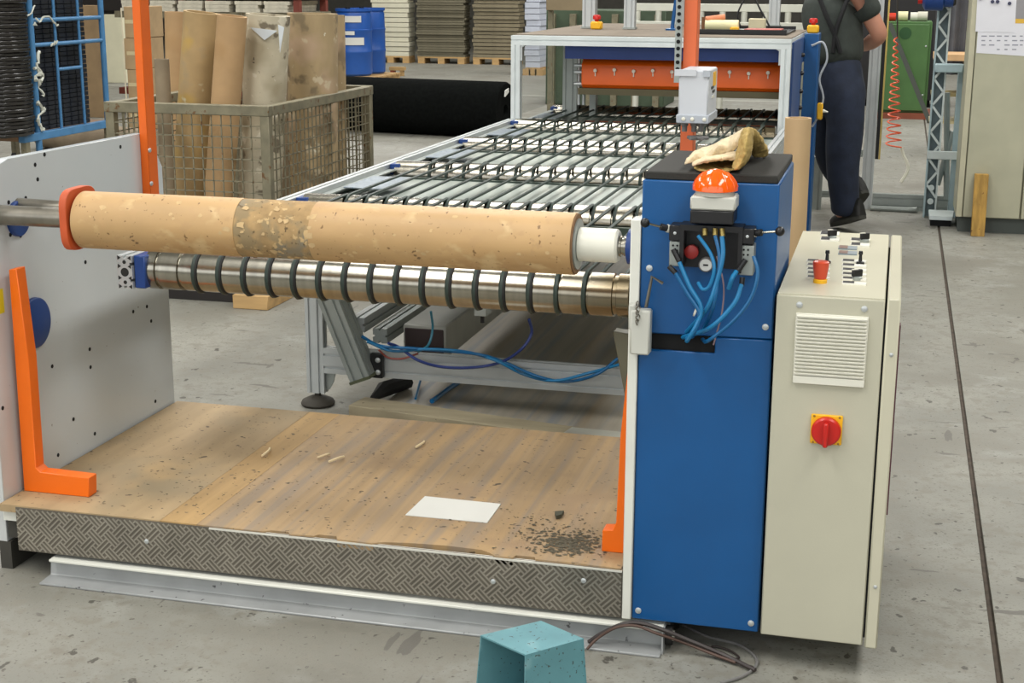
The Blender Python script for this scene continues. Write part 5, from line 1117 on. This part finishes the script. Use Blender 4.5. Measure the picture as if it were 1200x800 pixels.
def shoe(toe, heel, wd, nm='shoe'):
    d = (heel-toe); L = d.length; d = d.normalized(); upv = Vector((0, 0, 1)); upv = (upv-d*upv.dot(d)).normalized(); sd = d.cross(upv)
    g = G(); rows = []
    for t, w_, h in ((-.02, .5, .035), (.06, .85, .05), (.25, 1, .065), (.5, .85, .085), (.75, .82, .12), (.95, .75, .13), (1.03, .5, .12)):
        c = toe+d*L*t; rows.append([g.bm.verts.new(c+sd*math.cos(a)*wd*w_+upv*(max(0, math.sin(a))*h - .006)) for a in [k*math.pi/6 for k in range(12)]])
    for A, Bq in zip(rows, rows[1:]):
        for q in range(12): g.bm.faces.new((A[q], A[(q+1) % 12], Bq[(q+1) % 12], Bq[q]))
    g.bm.faces.new(rows[0][::-1]); g.bm.faces.new(rows[-1]); o = B(g, nm, BOOT, pe, ang=60)
    g = G(); ring = []
    for k in range(20):
        a = k*math.pi/10; t = .5-.54*math.cos(a); ww = wd*1.02*(abs(math.sin(a))**.6)*(1 if math.sin(a) > 0 else -1); ring.append(toe+d*L*t+sd*ww)
    A = [g.bm.verts.new(v-upv*.004) for v in ring]; Bq = [g.bm.verts.new(v-upv*.028) for v in ring]; g.bm.faces.new(A); g.bm.faces.new(Bq[::-1])
    for k in range(20): g.bm.faces.new((A[k], A[(k+1) % 20], Bq[(k+1) % 20], Bq[k]))
    B(g, 'sole', M('dark_sole', (62, 62, 56), .8), o)
shoe(Vector((tN.x-.02, tN.y+.02, .036)), Vector((-.185, 10.27, .13)), .064); shoe(Vector((tF.x, tF.y, .036)), Vector((-.19, 10.70, .24)), .064)
# hands with five fingers each
for w_, e_ in ((wN, eN), (wF, eF)):
    d = (w_-e_).normalized(); sd = d.orthogonal().normalized(); P = [(w_, .028, .022), (w_+d*.05, .036, .018), (w_+d*.09, .036, .016)]; E_ = [(0, 1), (1, 2)]
    nrm = d.cross(sd)
    for k, L in enumerate((.075, .085, .08, .062)):
        o_ = sd*(-.027+.018*k); b0 = w_+d*.095+o_; chain([(b0, .009), (b0+d*L*.5-nrm*.008, .0085), (b0+d*L*.85-nrm*.03, .008)], 2)
    b0 = w_+d*.03-sd*.04; chain([(b0, .010), (b0+d*.035-sd*.018, .0095), (b0+d*.06-sd*.018-nrm*.01, .009)], 1)
    skinned('hand', P, E_, SKINM, pe, 1)
hd = B(G().sphere(hed+Vector((0, 0, .03)), .1, (.82, 1.0, 1.2), 24), 'head', SKINM, pe, ang=80)
fd = Vector((-.35, .9, -.25)).normalized()
B(G().sphere(hed+fd*.10+Vector((0, 0, .02)), .016, (1, 1, 1.5), 10), 'nose', SKINM, hd)
for s in (-1, 1):
    sdv = fd.cross(Vector((0, 0, 1))).normalized()*s
    B(G().sphere(hed+sdv*.082+Vector((0, 0, .03)), .022, (.5, 1, 1.5), 10), 'ear', SKINM, hd); B(G().sphere(hed+fd*.088+sdv*.032+Vector((0, 0, .045)), .011, (1, 1, .8), 8), 'eye', WHITEPL, hd)
B(G().sphere(hed+fd*.094-Vector((0, 0, .035)), .016, (1.3, .6, .4), 8), 'mouth', M('lip', (160, 84, 78), .5), hd)
B(G().sphere(hed-fd*.018+Vector((0, 0, .058)), .104, (.85, 1.0, 1.08), 20), 'hair', M('brown_hair', (62, 46, 34), .8, var=.2, scale=60), pe, ang=80)
